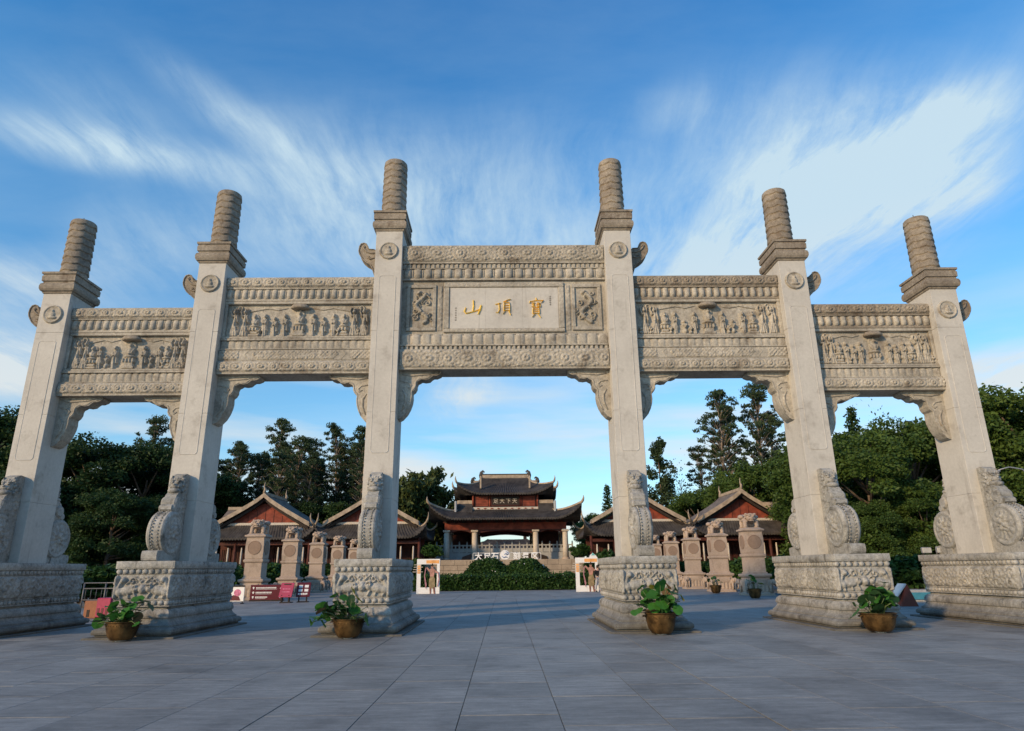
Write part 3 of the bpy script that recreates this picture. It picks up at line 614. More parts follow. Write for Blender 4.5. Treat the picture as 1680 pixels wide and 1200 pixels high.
def lintel(xa, xb, z0, z1, name, bands, mat, core=True):
    """bands: (kind, z0, z1, front y, extra)"""
    p = MB().box(xa-.02, xb+.02, BY+.06, BB, z0, z1).build(name, mat, gate)
    W = xb-xa
    for bd in bands:
        kind, a, b, yf = bd[:4]; ex = bd[4] if len(bd) > 4 else None; h = b-a
        if kind == 'floral':
            MB().bbox(xa, xb, yf+.012, BY+.07, a, b, .012).build('band_block', mat, p)
            o = put('floral_band', hf('floral_band', W-.02, h-.05, .02, f_floral(ex[0], h-.05, ex[1], ex[2]), mat, .004), p, (xa+.01, yf+.010, a+.025))
        elif kind == 'geo':
            MB().bbox(xa, xb, yf+.012, BY+.07, a, b, .012).build('band_block', mat, p)
            def fg(X, Z, W=W, h=h):
                e = np.abs(X-W/2); cart = np.where((e < W*.33-np.abs(Z-h/2)*.9), 1, 0); edge = np.exp(-((e-(W*.33-np.abs(Z-h/2)*.9))/.025)**2)
                edge2 = np.exp(-((e-(W*.42-np.abs(Z-h/2)*.9))/.02)**2)
                inn = (e < W*.28-np.abs(Z-h/2)*.9); outer = e > W*.37
                return .02*edge+.02*edge2+np.where(inn, .03*np.abs(2*vnoise(X, Z, 13, 5)-1)+f_lattice(.11, .02)(X, Z), 0)+np.where(outer, f_lattice(.13, .03)(X, Z), 0)
            put('geometric_band', hf('geometric_band', W-.02, h-.04, .02, fg, mat, .004), p, (xa+.01, yf+.010, a+.02))
        elif kind == 'fillet': MB().bbox(xa, xb, yf, BY+.07, a, b, .008).build('fillet', mat, p)
        elif kind == 'plain': MB().box(xa, xb, yf, BY+.07, a, b).build('plain_band', mat, p)
        elif kind == 'beads':
            n = int(W/.155); mb = MB()
            for k in range(n): xx = xa+(k+.5)*W/n; mb.bbox(xx-.045, xx+.045, yf, BY+.07, a, b, .012); 
            o = mb.build('dentil_row', mat, p); tag(o, kind='stuff')
        elif kind in ('petals', 'petals_up'):
            n = ex; w = W/n; up = kind == 'petals_up'; key = (round(w, 2), round(h, 2), up)
            if key not in ME_CACHE: ME_CACHE[key] = petal_mesh(w*(.98 if up else .86), h, (.13 if h > .3 else .10) if not up else (.07 if h > .3 else .04), up)
            MB().box(xa, xb, yf+.10, BY+.07, a, b).build('petal_ground', mat, p)
            for k in range(n):
                put('lotus_petal', ME_CACHE[key], p, (xa+(k+.5)*w, yf+(.125 if not up else .105), a if up else b))
            mb = MB()
            for k in range(n+1):
                xx = xa+k*w; xx = min(max(xx, xa+.02), xb-.02); mb.ball((xx, yf+.10, (a+b)/2), (w*.09, .05 if not up else .015, h*.5), 6, 6)
            tag(mb.build('petal_tip_row', mat, p), kind='stuff')
    return p
PAN = {}
def relief_panel(xa, xb, z0, z1, nfig, seed):
    W, h = xb-xa, z1-z0
    p = MB().box(xa-.02, xb+.02, BY+.16, BB, z0, z1).build('relief_panel', M_CV, gate)
    fr = MB(); t = .06
    fr.bbox(xa, xb, BY+.03, BY+.17, z0, z0+.07, .015); fr.bbox(xa, xb, BY+.05, BY+.17, z1-.10, z1, .015); fr.bbox(xa, xa+.10, BY+.05, BY+.17, z0+.07, z1-.10, .015); fr.bbox(xb-.10, xb, BY+.05, BY+.17, z0+.07, z1-.10, .015)
    fr.build('panel_frame', M_CV, p)
    r = random.Random(seed); yb = BY+.16
    H = h*.80; base = z0+.06
    kinds = []
    # canopy above the seated buddha in the middle
    cx = (xa+xb)/2+.02
    MB().lathe(0, 0, [(.05, .16), (.25, .11), (.31, .03), (.31, 0), (.26, -.03)], 20).xf(Matrix.Diagonal((1, .62, 1, 1))).build('canopy', M_CVW, p, (cx, yb-.10, z1-.26))
    key = ('seated', round(H, 2))
    def fig(kind, sd, Wf, Hf, x, z, dy=0):
        k = (kind, sd, round(Hf, 2), round(Wf, 2))
        if k not in ME_CACHE: ME_CACHE[k] = hf('figure', Wf, Hf, .017, f_figure(kind, sd, Wf, Hf), M_CV)
        put('figure', ME_CACHE[k], p, (x-Wf/2, yb+dy, z))
    fig('seated', 1, .55, H*.96, cx, base)
    n = nfig; half = (W-.75)/2
    for sg in (-1, 1):
        for k in range(n):
            x = cx+sg*(.46+(half-.42)*k/(n-1)); last = k >= n-2
            if k == n//2 and nfig > 4: fig('seated', 2, .46, H*.82, x, base); continue
            kind = 'guard' if last else ('stand' if k % 2 == 0 or r.random() < .6 else 'kneel'); sd = (3+k % 4)*(1 if sg > 0 else 1)+ (10 if last else 0)
            hh = H*(.98 if last else (.80 if k % 2 == 0 else .70)); fig(kind, sd, .36 if last else .30, hh, x, base)
            if r.random() < .5: fig('kneel', 20+k % 3, .26, H*.42, x+.16*sg, base, -.015)
    t = MB()
    for sg in (-1, 1):                       # ribbons of cloud drifting above the figures
        t.tube([(cx+sg*(.4+half*q*.16), yb-.01, z1-.22-.05*math.sin(q*2.1)-.02*q) for q in range(6)], [.008, .02, .026, .026, .02, .008], 6)
    t.build('cloud_ribbon', M_CV, p)
    def fcl(X, Z): return np.maximum.reduce([spiral(X, Z, .14, .14, .14, .07, 1.4), spiral(X, Z, .34, .18, .13, .07, 1.3, -1), spiral(X, Z, .5, .12, .1, .06, 1.2), caps(X, Z, .05, .06, .55, .05, .03, .015, .05)])
    if 'cloud' not in ME_CACHE: ME_CACHE['cloud'] = hf('cloud_relief', .62, .30, .016, fcl, M_CV)
    for xx in (xa+.14, xb-.76): put('cloud_relief', ME_CACHE['cloud'], p, (xx, yb, z1-.42))
    base_strip = hf('ground_line', W-.2, .10, .03, lambda X, Z: .06+.05*vnoise(X, Z, 9, seed), M_CV); put('ground_line', base_strip, p, (xa+.1, yb, z0+.05))
    for q in range(1, 4): MB().box(xa+W*q/4-.005, xa+W*q/4+.005, yb-.006, yb+.01, z1-.12-h*.2, z1-.10).build('joint_strip', M_CVW, p)
# centre bay
xa, xb = -A[1], A[1]
lintel(xa, xb, 10.76, 12.0, 'upper_lintel', [('floral', 11.41, 12.0, BY-.04, (.75, 1, .66)), ('fillet', 11.345, 11.41, BY-.01), ('beads', 11.19, 11.335, BY+.02), ('fillet', 11.16, 11.19, BY+.005), ('petals', 10.83, 11.16, BY-.03, 20), ('fillet', 10.76, 10.83, BY+.035)], M_CV)
lintel(xa, xb, 7.66, 8.88, 'lower_lintel', [('petals_up', 8.50, 8.86, BY-.04, 20), ('fillet', 8.455, 8.50, BY-.02), ('beads', 8.335, 8.45, BY+.0), ('floral', 7.70, 8.33, BY-.06, (.62, 5, .7)), ('fillet', 7.66, 7.70, BY-.05)], M_CV)
def tablet():
    p = MB().box(xa-.02, xb+.02, BY+.13, BB, 8.88, 10.76).build('inscription_tablet', M_CV, gate)
    mb = MB()
    for (a, b, c, d) in ((-1.98, 1.98, 10.52, 10.70), (-1.98, 1.98, 8.94, 9.07), (-1.98, -1.79, 9.07, 10.52), (1.79, 1.98, 9.07, 10.52)): mb.bbox(a, b, BY+.06, BY+.14, c, d, .02)
    f = mb.build('tablet_frame', M_CV, p)
    for w2, h2, xx, zz in ((3.9, .12, -1.95, 10.55), (3.9, .09, -1.95, 8.96)):
        put('frame_carving', hf('frame_carving', w2, h2, .02, lambda X, Z: .02*np.abs(2*vnoise(X, Z, 18, 2)-1), M_CV, .002), p, (xx, BY+.06, zz))
    sl = MB()
    for k, (a, b) in enumerate(((-1.78, -.6135), (-.6115, .6085), (.6105, 1.78))): MB().bbox(a, b, BY+.10, BY+.14, 9.08, 10.51, .002).build('tablet_slab', M_SM, p)
    for sg in (-1, 1):
        mb = MB(); a, b = sorted((sg*2.22, sg*3.2))
        for q in ((a, b, 10.5, 10.62), (a, b, 9.0, 9.12), (a, a+.12, 9.12, 10.5), (b-.12, b, 9.12, 10.5)): mb.bbox(q[0], q[1], BY+.07, BY+.14, q[2], q[3], .015)
        mb.build('side_frame', M_CV, p)
        put('dragon_relief', hf('dragon_relief', .80, 1.36, .018, f_dragon_panel(.80, 1.36, 1.5+sg), M_CV), p, (min(a, b)+.09, BY+.13, 9.13))
        # narrow carved strips beside the panels
        for w0 in (2.02,): put('carved_strip', hf('carved_strip', .16, 1.6, .025, lambda X, Z: .025*np.abs(2*vnoise(X, Z, 16, 8)-1)+.01, M_CV, .002), p, (sg*w0-(.16 if sg < 0 else 0), BY+.12, 9.0))
    # gold characters, brush strokes laid out on a unit square (x right, z up), each stroke: points + widths
    def brush(strokes, cx, cz, k, nm):
        m = MB()
        for pts, ws in strokes:
            pts = [Vector((cx+u*k, 0, cz+v*k)) for u, v in pts]; n = len(pts); left, right = [], []
            for i, q in enumerate(pts):
                t = (pts[min(i+1, n-1)]-pts[max(i-1, 0)]).normalized(); nn = Vector((-t.z, 0, t.x)); w = ws[i]*k*.42
                left.append(q+nn*w); right.append(q-nn*w)
            vs = []; 
            for L_, R_ in zip(left, right): vs += [(L_.x, BY+.105, L_.z), ((L_.x+R_.x)/2, BY+.045, (L_.z+R_.z)/2), (R_.x, BY+.105, R_.z)]
            fs = []
            for i in range(n-1): a = i*3; fs += [(a, a+1, a+4, a+3), (a+1, a+2, a+5, a+4)]
            fs += [(0, 2, 1), ((n-1)*3, (n-1)*3+1, (n-1)*3+2)]
            m.add(vs, fs)
        o = m.build('gold_character', M_GOLD, p); return tag(o, nm)
    brush([([(.02, .48), (.04, .1), (.0, -.18)], [.10, .14, .12]), ([(-.42, .02), (-.50, -.22), (-.40, -.34), (0, -.24), (.38, -.10)], [.10, .14, .13, .12, .10]), ([(.48, .16), (.42, -.1), (.30, -.40)], [.14, .19, .12])], -1.02, 9.79, .56, 'gold character 山, mountain')
    brush([([(-.52, .20), (-.20, .28)], [.09, .07]), ([(-.30, .24), (-.28, -.15), (-.36, -.34), (-.50, -.30)], [.08, .10, .09, .03]), ([(-.05, .36), (.22, .48), (.40, .52)], [.09, .07, .05]), ([(.16, .46), (.10, .30)], [.06, .06]),
           ([(.0, .28), (-.02, -.22)], [.07, .08]), ([(.0, .28), (.30, .32), (.34, .1), (.34, -.28)], [.05, .07, .09, .08]), ([(.02, .12), (.28, .14)], [.05, .05]), ([(.02, -.03), (.28, -.01)], [.05, .05]), ([(0, -.20), (.30, -.18)], [.06, .05]), ([(.05, -.24), (-.08, -.42)], [.06, .03]), ([(.28, -.24), (.40, -.50)], [.08, .05])], .0, 9.80, .55, 'gold character 頂, summit')
    brush([([(.0, .56), (.03, .44)], [.09, .07]), ([(-.34, .36), (-.38, .22)], [.09, .04]), ([(-.32, .34), (0, .40), (.42, .40), (.30, .26)], [.06, .07, .08, .04]), ([(-.26, .24), (-.06, .26)], [.05, .05]), ([(-.24, .14), (-.07, .15)], [.05, .05]), ([(-.27, .02), (-.05, .04)], [.06, .05]), ([(-.16, .25), (-.16, .02)], [.06, .06]),
           ([(.12, .30), (.06, .22), (.26, .24)], [.05, .05, .05]), ([(.02, .14), (.28, .15)], [.05, .05]), ([(.14, .24), (.14, .0)], [.05, .06]), ([(.05, .1), (.05, .0), (.25, .0), (.25, .1)], [.04, .05, .05, .04]),
           ([(-.18, -.06), (-.20, -.42)], [.07, .07]), ([(-.18, -.06), (.16, -.05), (.18, -.42)], [.05, .07, .08]), ([(-.16, -.17), (.13, -.16)], [.045, .045]), ([(-.16, -.28), (.13, -.27)], [.045, .045]), ([(-.18, -.40), (.15, -.39)], [.05, .05]), ([(-.10, -.44), (-.24, -.62)], [.06, .03]), ([(.10, -.44), (.26, -.66)], [.08, .05])], 1.05, 9.81, .57, 'gold character 寶, treasure')
    m = MB(); rr = random.Random(5)
    for cx, z0, z1, n in ((-1.58, 9.33, 9.83, 6), (1.52, 9.86, 10.22, 5)):
        for k in range(n):
            zc = z1-(k+.5)*(z1-z0)/n
            for q in range(3): m.box(cx-.03+rr.uniform(-.006, .006), cx+.03, BY+.094, BY+.101, zc-.022+q*.018, zc-.017+q*.018)
            m.box(cx-.004, cx+.004, BY+.0935, BY+.101, zc-.025, zc+.024)
    m.build('small_inscription', mat_plain('incised_grey', (.13, .12, .11)), p)
tablet()
for s in (-1, 1):
    xa, xb = (A[1]+PW, A[2]) if s > 0 else (-A[2], -A[1]-PW)
    lintel(xa, xb, 10.05, 10.88, 'upper_lintel', [('floral', 10.50, 10.87, BY-.02, (.40, 2, .8)), ('fillet', 10.455, 10.50, BY+.0), ('petals', 10.12, 10.455, BY-.02, 20), ('fillet', 10.05, 10.12, BY+.04)], M_CVW if s > 0 else M_CV)
    relief_panel(xa, xb, 8.76, 10.05, 6, 11+s)
    lintel(xa, xb, 7.55, 8.75, 'lower_lintel', [('fillet', 8.68, 8.75, BY-.01), ('petals_up', 8.40, 8.67, BY-.04, 20), ('fillet', 8.36, 8.395, BY-.03), ('geo', 8.01, 8.355, BY-.02), ('fillet', 7.985, 8.01, BY-.01), ('floral', 7.60, 7.98, BY-.05, (.40, 7, .75)), ('fillet', 7.55, 7.60, BY-.04)], M_CV)
    xa, xb = (A[2]+PW, A[3]) if s > 0 else (-A[3], -A[2]-PW)
    lintel(xa, xb, 8.99, 9.83, 'upper_lintel', [('floral', 9.46, 9.82, BY-.02, (.44, 3, .8)), ('fillet', 9.41, 9.455, BY+.0), ('petals', 9.08, 9.41, BY-.02, 16), ('fillet', 8.99, 9.075, BY+.04)], M_CVW if s > 0 else M_CV)
    relief_panel(xa, xb, 7.70, 8.99, 6, 21+s)
    lintel(xa, xb, 6.88, 7.69, 'lower_lintel', [('fillet', 7.63, 7.69, BY-.01), ('petals_up', 7.34, 7.62, BY-.04, 18), ('fillet', 7.30, 7.335, BY-.03), ('floral', 6.93, 7.295, BY-.05, (.42, 9, .75)), ('fillet', 6.88, 6.93, BY-.04)], M_CV)
BR = [(0, 0), (1.33, 0), (1.345, -.04), (1.30, -.10), (1.18, -.15), (1.08, -.15), (1.02, -.19), (.95, -.26), (.82, -.28), (.70, -.26), (.64, -.30), (.58, -.33), (.545, -.42), (.55, -.50), (.50, -.60), (.43, -.66), (.42, -.74), (.43, -.86), (.41, -1.0), (.36, -1.16), (.27, -1.34), (.13, -1.50), (.06, -1.54), (0, -1.55)]
for (x, sg, z) in [(-A[1], 1, 7.66), (A[1], -1, 7.66), (-A[2], 1, 7.55), (-A[1]-PW, -1, 7.55), (A[1]+PW, 1, 7.55), (A[2], -1, 7.55), (-A[3], 1, 6.88), (-A[2]-PW, -1, 6.88), (A[2]+PW, 1, 6.88), (A[3], -1, 6.88)]:
    o = MB().prism([(x+sg*u, z+v-.002) for u, v in BR], .40, .86).build('corner_bracket', M_CV, gate)
    for yy in (.40, .86):
        t = MB(); t.tube([(x+sg*u*.96, yy, z+v-.0+.03) for u, v in BR[2:21]], .022, 5)
        t.tube([(x+sg*u, yy, z+v) for u, v in [(.1, -.1), (.4, -.14), (.7, -.12), (.95, -.10), (1.1, -.07)]], [.03, .04, .035, .03, .015], 6)
        t.tube([(x+sg*u, yy, z+v) for u, v in [(.08, -.34), (.3, -.36), (.4, -.46), (.34, -.55), (.26, -.5)]], [.02, .03, .035, .03, .02], 6); t.tube([(x+sg*u, yy, z+v) for u, v in [(.12, -.62), (.24, -.8), (.24, -1.05), (.12, -1.3)]], [.02, .045, .045, .02], 6)
        t.build('bracket_scroll', M_CV, o)
# two small floodlights sitting on the right-hand pedestal
M_LAMP = mat_plain('grey_metal', (.30, .31, .32), rough=.5, metal=.4); M_GLASS = mat_plain('frosted_lens', (.45, .47, .48), rough=.25, spec=.6)
for k, (x, lab) in enumerate(((13.93-.18, 'small grey floodlight at the outer left edge of the far right pedestal'), (14.22+.02, 'small grey floodlight next to the drum stone on the far right pedestal'))):
    t = thing('floodlight', lab, 'floodlight', (x, 2.45, HP), 0, 'floodlights on the pedestal')
    MB().bbox(-.15, .15, -.06, .06, .05, .24, .02).build('housing', M_LAMP, t); MB().box(-.13, .13, -.068, -.061, .07, .22).build('lens', M_GLASS, t); MB().box(-.13, -.11, -.03, .03, 0, .12).box(.11, .13, -.03, .03, 0, .12).build('bracket', M_DARK, t)
# ------------------------------------------------------------------ rows of beast-topped stone posts
def make_post():
    t = thing('stone_post', 'x', 'stone post')
    MB().sqloft(-.62, .62, -.62, .62, [(.16, 0), (.16, .10), (.10, .13), (.05, .16), (0, .2), (0, .98), (.08, 1.02), (.12, 1.10), (.10, 1.17), (0, 1.20)]).build('base', M_COL, t)
    def fe(X, Z): return np.maximum(.05*np.abs(np.cos(X*PI/.24))*(Z < .5), .07*np.sqrt(np.clip(1-((Z-.62)/.2)**2, 0, 1)))
    e = hf('arcade_relief', 1.0, .8, .04, fe, M_COL)
    for q in range(4):
        M = Matrix.Rotation(q*PI/2, 4, 'Z'); o = put('arcade_relief', e, t); o.matrix_basis = M @ Matrix.Translation((-.5, -.62, .16))
    el = MB()                                 # small elephant carved at each corner
    el.ball((0, 0, .62), (.26, .17, .22), 10, 8); el.ball((-.26, 0, .72), (.15, .14, .16), 10, 8); el.tube([(-.36, 0, .72), (-.47, 0, .55), (-.46, 0, .3), (-.40, 0, .16)], [.07, .06, .045, .035], 6)
    for a in (-.12, .13):
        for b in (-.09, .09): el.tube([(a, b, .6), (a, b, .12)], [.075, .06], 6)
    for b in (-1, 1): el.ball((-.2, b*.14, .73), (.09, .03, .13), 8, 6)
    me = el.mesh('elephant_carving', M_COL)
    for q in range(4):
        a = R(45+90*q+180); o = put('elephant_carving', me, t, (math.cos(R(45+90*q))*.80, math.sin(R(45+90*q))*.80, .02), (0, 0, a))
    MB().sqloft(-.50, .50, -.50, .50, [(.06, 1.2), (.06, 1.26), (0, 1.30), (0, 2.10), (.05, 2.14), (.08, 2.2), (.08, 2.28), (.02, 2.32)]).build('lower_shaft', M_COL, t)
    MB().sqloft(-.50, .50, -.50, .50, [(0, 2.32), (.02, 2.36), (.04, 2.7), (.04, 3.2), (.01, 3.5), (.02, 3.56), (.12, 3.62), (.12, 3.70), (.02, 3.74), (-.06, 3.80)]).build('upper_shaft', M_COL, t)
    d = MB(); d.ring_loft([[(r*math.cos(2*PI*i/28), y, 2.98+r*math.sin(2*PI*i/28)) for i in range(28)] for r, y in ((.40, .05), (.40, -.01), (.365, -.02), (.35, -.005), (0.01, -.01))], False, True)
    md = d.mesh('round_panel', M_DISC)
    for q in range(4): o = put('round_panel', md, t); o.matrix_basis = Matrix.Rotation(q*PI/2, 4, 'Z') @ Matrix.Translation((0, -.55, 0))
    b = MB()
    for a in (-.24, .24):
        for c in (-.2, .28): b.tube([(a, c, 3.78), (a*1.05, c-.04, 3.92), (a, c, 4.08), (a*.8, c, 4.2)], [.12, .085, .10, .13], 8)
    b.ball((0, .08, 4.24), (.34, .40, .19), 12, 8); KX = Matrix.Translation((0, 0, 3.78)) @ Matrix.Diagonal((1.38, 1.25, 1.05, 1)) @ Matrix.Translation((0, 0, -3.78)); b.xf(KX); b.build('crouching_beast', M_COL, t)
    h = MB(); beast_head(h, (0, -.24, 4.34), .50); h.ball((0, .28, 4.42), (.34, .22, .16), 10, 6); h.ball((-.3, .1, 4.4), (.14, .2, .14)).ball((.3, .1, 4.4), (.14, .2, .14)); h.xf(KX); h.build('beast_head', M_COL, t)
    return t
post0 = make_post(); first = [True]
ordn = ['nearest', 'second', 'third', 'fourth', 'fifth and farthest']
def place_post(x, y, rz, lab, grp):
    o = post0 if first[0] else clone(post0); first[0] = False
    o.location = (x, y, 0); o.rotation_euler = (0, 0, rz); o['label'] = lab; o['group'] = grp; o['category'] = 'stone post'
for k in range(5): place_post(-14.95, 21.9+6.85*k, 0, ordn[k]+' beast-topped square stone post of the row on the left side', 'stone posts in the left row')
for k in range(5): place_post(14.6, 20.7+6.6*k, 0, ordn[k]+' beast-topped square stone post of the row on the right side', 'stone posts in the right row')
# ------------------------------------------------------------------ chinese roofs
def roof_grid(ix, iy, iz, ox, oy, oz, lift, conc=.6, rib=.30, pw=3.2, out=.0, flatx=.55):
    """sloping tiled skirt between inner rectangle and outer (eave) rectangle, corners swept up; returns MB and hip lines"""
    mb = MB(); hips = []
    nt = 7
    for side in range(4):
        a_in, a_out, d_in, d_out = (ix, ox, iy, oy) if side % 2 == 0 else (iy, oy, ix, ox)
        n = max(8, int(a_out*2/rib)*3); rows = []
        for j in range(nt+1):
            t = j/nt; half = a_in+(a_out-a_in)*t; dd = d_in+(d_out-d_in)*t; row = []
            for i in range(n+1):
                u = i/n*2-1; e = max(0, (abs(u)-flatx)/(1-flatx))**pw*t**1.5
                z = iz+(oz-iz)*(1-(1-t)**(1/conc if conc else 1))*(1) if False else iz+(oz-iz)*(t**conc)
                ph = (i % 3); bump = .13 if ph == 1 else 0
                x = u*(half+e*out); y = -(dd+e*out); row.append((x, y, z+lift*e+bump))
            rows.append(row)
        M = Matrix.Rotation(side*PI/2, 3, 'Z'); vs = [tuple(M @ Vector(p)) for r_ in rows for p in r_]
        w = n+1; mb.add(vs, [(j*w+i, (j+1)*w+i, (j+1)*w+i+1, j*w+i+1) for j in range(nt) for i in range(n)], True)
        # underside / fascia
        ev = rows[-1]; b = [tuple(M @ Vector((p[0], p[1], p[2]-.22))) for p in ev]; c = [tuple(M @ Vector((p[0]*.82, p[1]*.82, oz-.15))) for p in ev]; tp = [tuple(M @ Vector(p)) for p in ev]
        mb.add(tp+b+c, [(i, i+w, i+w+1, i+1) for i in range(n)]+[(i+w, i+2*w, i+2*w+1, i+w+1) for i in range(n)])
        hips.append([M @ Vector(r_[-1]) for r_ in rows])
    return mb, hips
def hip_ridge(mb, pts, r=.14, tip=1.2, spread=.6):
    p = [Vector((q.x, q.y, q.z+.10)) for q in pts]; d = p[-1]-p[-2]; d.z = 0; d.normalize()
    e = p[-1]; p += [e+d*spread*.35+Vector((0, 0, tip*.25)), e+d*spread*.55+Vector((0, 0, tip*.62)), e+d*spread*.5+Vector((0, 0, tip))]
    n = len(p); mb.tube(p, [r]*(n-3)+[r*.95, r*.6, r*.15], 6)
def roof_part(nm, parent, cx, cy, args, mat, rmat, tip=1.2, spread=.6, r=.14, **kw):
    mb, hips = roof_grid(*args, **kw); o = mb.build(nm, mat, parent, (cx, cy, 0)); tag(o, kind=None)
    for q in hips: h = MB(); hip_ridge(h, q, r, tip, spread); h.build('hip_ridge', rmat, o)
    return o
def hall(cx, cy, lab, mirror=1, wing=True):
    t = thing('gatehouse_hall', lab, 'hall', (cx, cy, 0), 0, 'gabled timber halls behind the posts')
    # skirt roof
    roof_part('skirt_roof', t, 0, 4.0, (4.9, 3.3, 6.30, 5.9, 4.6, 4.95, 1.35), M_TILE, M_RIDGE, tip=1.0, spread=.7, r=.12, conc=.7)
    MB().bbox(-5.0, 5.0, .65, .85, 6.28, 6.55, .03).build('gable_beam', M_CREAM, t)
    g = MB().prism([(-3.6, 6.55), (3.6, 6.55), (.3, 8.55), (-.3, 8.55)], .95, 1.15); gp = g.build('gable_wall', M_RED, t)
    for k in range(-3, 4): MB().box(k*.9-.02, k*.9+.02, .92, .951, 6.58, 8.5-abs(k)*.62).build('batten', M_REDD, gp)
    # main saddle roof
    mb = MB(); n = 33; L0, L1 = 0.0, 7.4; prof = lambda q: 9.45-3.05*(q**.86)-.0*q
    for s in (-1, 1):
        rows = []
        for j in range(9):
            q = j/8; row = []
            for i in range(n+1): y = L0+(L1-L0)*i/n; row.append((s*q*5.0, y, prof(q)+(.05 if i % 3 == 1 else 0)))
            rows.append(row)
        w = n+1; vs = [p for r_ in rows for p in r_]; fs = [(j*w+i, (j+1)*w+i, (j+1)*w+i+1, j*w+i+1) for j in range(8) for i in range(n)]
        if s > 0: fs = [tuple(reversed(f)) for f in fs]
        fs = [tuple(reversed(f)) for f in fs]; mb.add(vs, fs, True)
    rf = mb.build('saddle_roof', M_TILED, t)
    for s in (-1, 1):
        b = MB(); pts = [(s*q*5.0, prof(q)) for q in [k/8 for k in range(9)]]; out = [(x, z+.16) for x, z in pts]+[(x, z-.30) for x, z in reversed(pts)]
        b.prism(out, -.14, .02); b.build('bargeboard', M_RIDGE, rf)
        c = MB(); c.prism([(x*.96, z-.32) for x, z in pts]+[(x*.96, z-.62) for x, z in reversed(pts)], .25, .6); c.build('inner_rafter', M_DARK, rf)
    MB().box(-.12, .12, -.1, L1, 9.42, 9.72).build('ridge', M_RIDGE, rf)
    for y in (-.05, L1-.1): MB().tube([(0, y, 9.6), (.06, y, 10.0), (-.05, y, 10.25), (.0, y, 10.75)], [.16, .13, .07, .02], 6).build('finial', M_RIDGE, rf)
    if wing:
        wsd = -mirror; x0, x1 = sorted((wsd*3.2, wsd*5.7)); w = MB().prism([(3.4, 7.2), (5.2, 8.35), (7.0, 7.2)], x0, x1, 'x'); wo = w.build('wing_roof', M_TILED, t); MB().box(x0, x1, 5.05, 5.35, 8.3, 8.62).build('ridge', M_RIDGE, wo)
    # dim veranda, posts, doors
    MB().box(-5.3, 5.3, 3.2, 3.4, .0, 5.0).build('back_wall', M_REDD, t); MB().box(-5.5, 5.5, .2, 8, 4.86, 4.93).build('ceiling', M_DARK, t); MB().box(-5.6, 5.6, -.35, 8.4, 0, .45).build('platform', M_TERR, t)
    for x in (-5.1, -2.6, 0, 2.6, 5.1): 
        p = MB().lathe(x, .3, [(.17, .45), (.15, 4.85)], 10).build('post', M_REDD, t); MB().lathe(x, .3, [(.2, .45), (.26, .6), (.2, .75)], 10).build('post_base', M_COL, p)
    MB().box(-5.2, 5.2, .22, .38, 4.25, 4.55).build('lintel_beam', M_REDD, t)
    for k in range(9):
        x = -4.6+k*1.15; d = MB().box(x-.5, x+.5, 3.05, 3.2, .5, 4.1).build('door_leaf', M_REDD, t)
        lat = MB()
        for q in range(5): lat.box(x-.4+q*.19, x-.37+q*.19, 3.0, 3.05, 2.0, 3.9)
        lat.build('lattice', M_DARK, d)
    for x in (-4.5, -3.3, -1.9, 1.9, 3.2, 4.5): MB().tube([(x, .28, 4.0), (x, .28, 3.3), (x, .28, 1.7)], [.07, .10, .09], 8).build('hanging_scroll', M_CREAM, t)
    return t
hall(-25.5, 52, 'outer hall on the far left with an orange-red gable', 1)
hall(-14.05, 52, 'inner hall on the left, its red gable half hidden by a pillar', 1, False)
hall(25.4, 52, 'outer hall on the far right with a red gable and tall finial', -1)
hall(14.2, 52, 'inner hall on the right, its gable half hidden by a pillar', -1, False)
# ------------------------------------------------------------------ terrace and bridge balustrade
MB().box(-9.5, 9.5, 50.5, 80, -.02, 2.53).build('terrace', M_TERR)['kind'] = 'structure'
terr = bpy.data.objects['terrace']
def facing():
    r = random.Random(9); z = .0
    for c in range(5):
        x = -9.5-r.uniform(0, .8)
        while x < 9.5:
            L_ = r.uniform(1.0, 1.6); a, b = max(x, -9.5), min(x+L_, 9.5)
            if b-a > .1: MB().bbox(a+.01, b-.01, 50.5-.05-r.uniform(0, .02), 50.52, z+.01, z+.49, .015).build('facing_stone', M_TERR, terr)
            x += L_
        z += .5
facing()
def balustrade():
    t = thing('bridge_balustrade', 'grey stone bridge balustrade with small posts seen under the gate tower', 'balustrade', (0, 62.5, 2.53))
    MB().box(-8.2, 8.2, -.2, .2, 0, .95).build('bridge_side', M_BAL, t)
    for s in (-1, 1): 
        MB().prism([(s*3.6, .96), (s*1.9, .55), (s*3.0, .02), (s*5.2, .02), (s*5.0, .5)], -.32, -.21).build('curved_ramp', mat_plain('dark_red_ramp', (.13, .07, .055), var=.3) if s < 0 else M_DARK, t)
    for k in range(19):
        x = -8.1+k*.9; p = MB().bbox(x-.09, x+.09, -.11, .11, .95, 2.0, .02).build('baluster_post', M_BAL, t); MB().tube([(x, 0, 2.0), (x, 0, 2.12), (x, 0, 2.28)], [.07, .09, .02], 8).build('knob', M_BAL, p)
        if k < 18:
            q = MB().box(x+.09, x+.81, -.06, .06, 1.0, 1.45).build('panel', M_BAL, t); MB().box(x+.09, x+.81, -.07, .07, 1.72, 1.86).build('handrail', M_BAL, q); MB().box(x+.38, x+.52, -.05, .05, 1.45, 1.72).build('vase_strut', M_BAL, q)
balustrade()
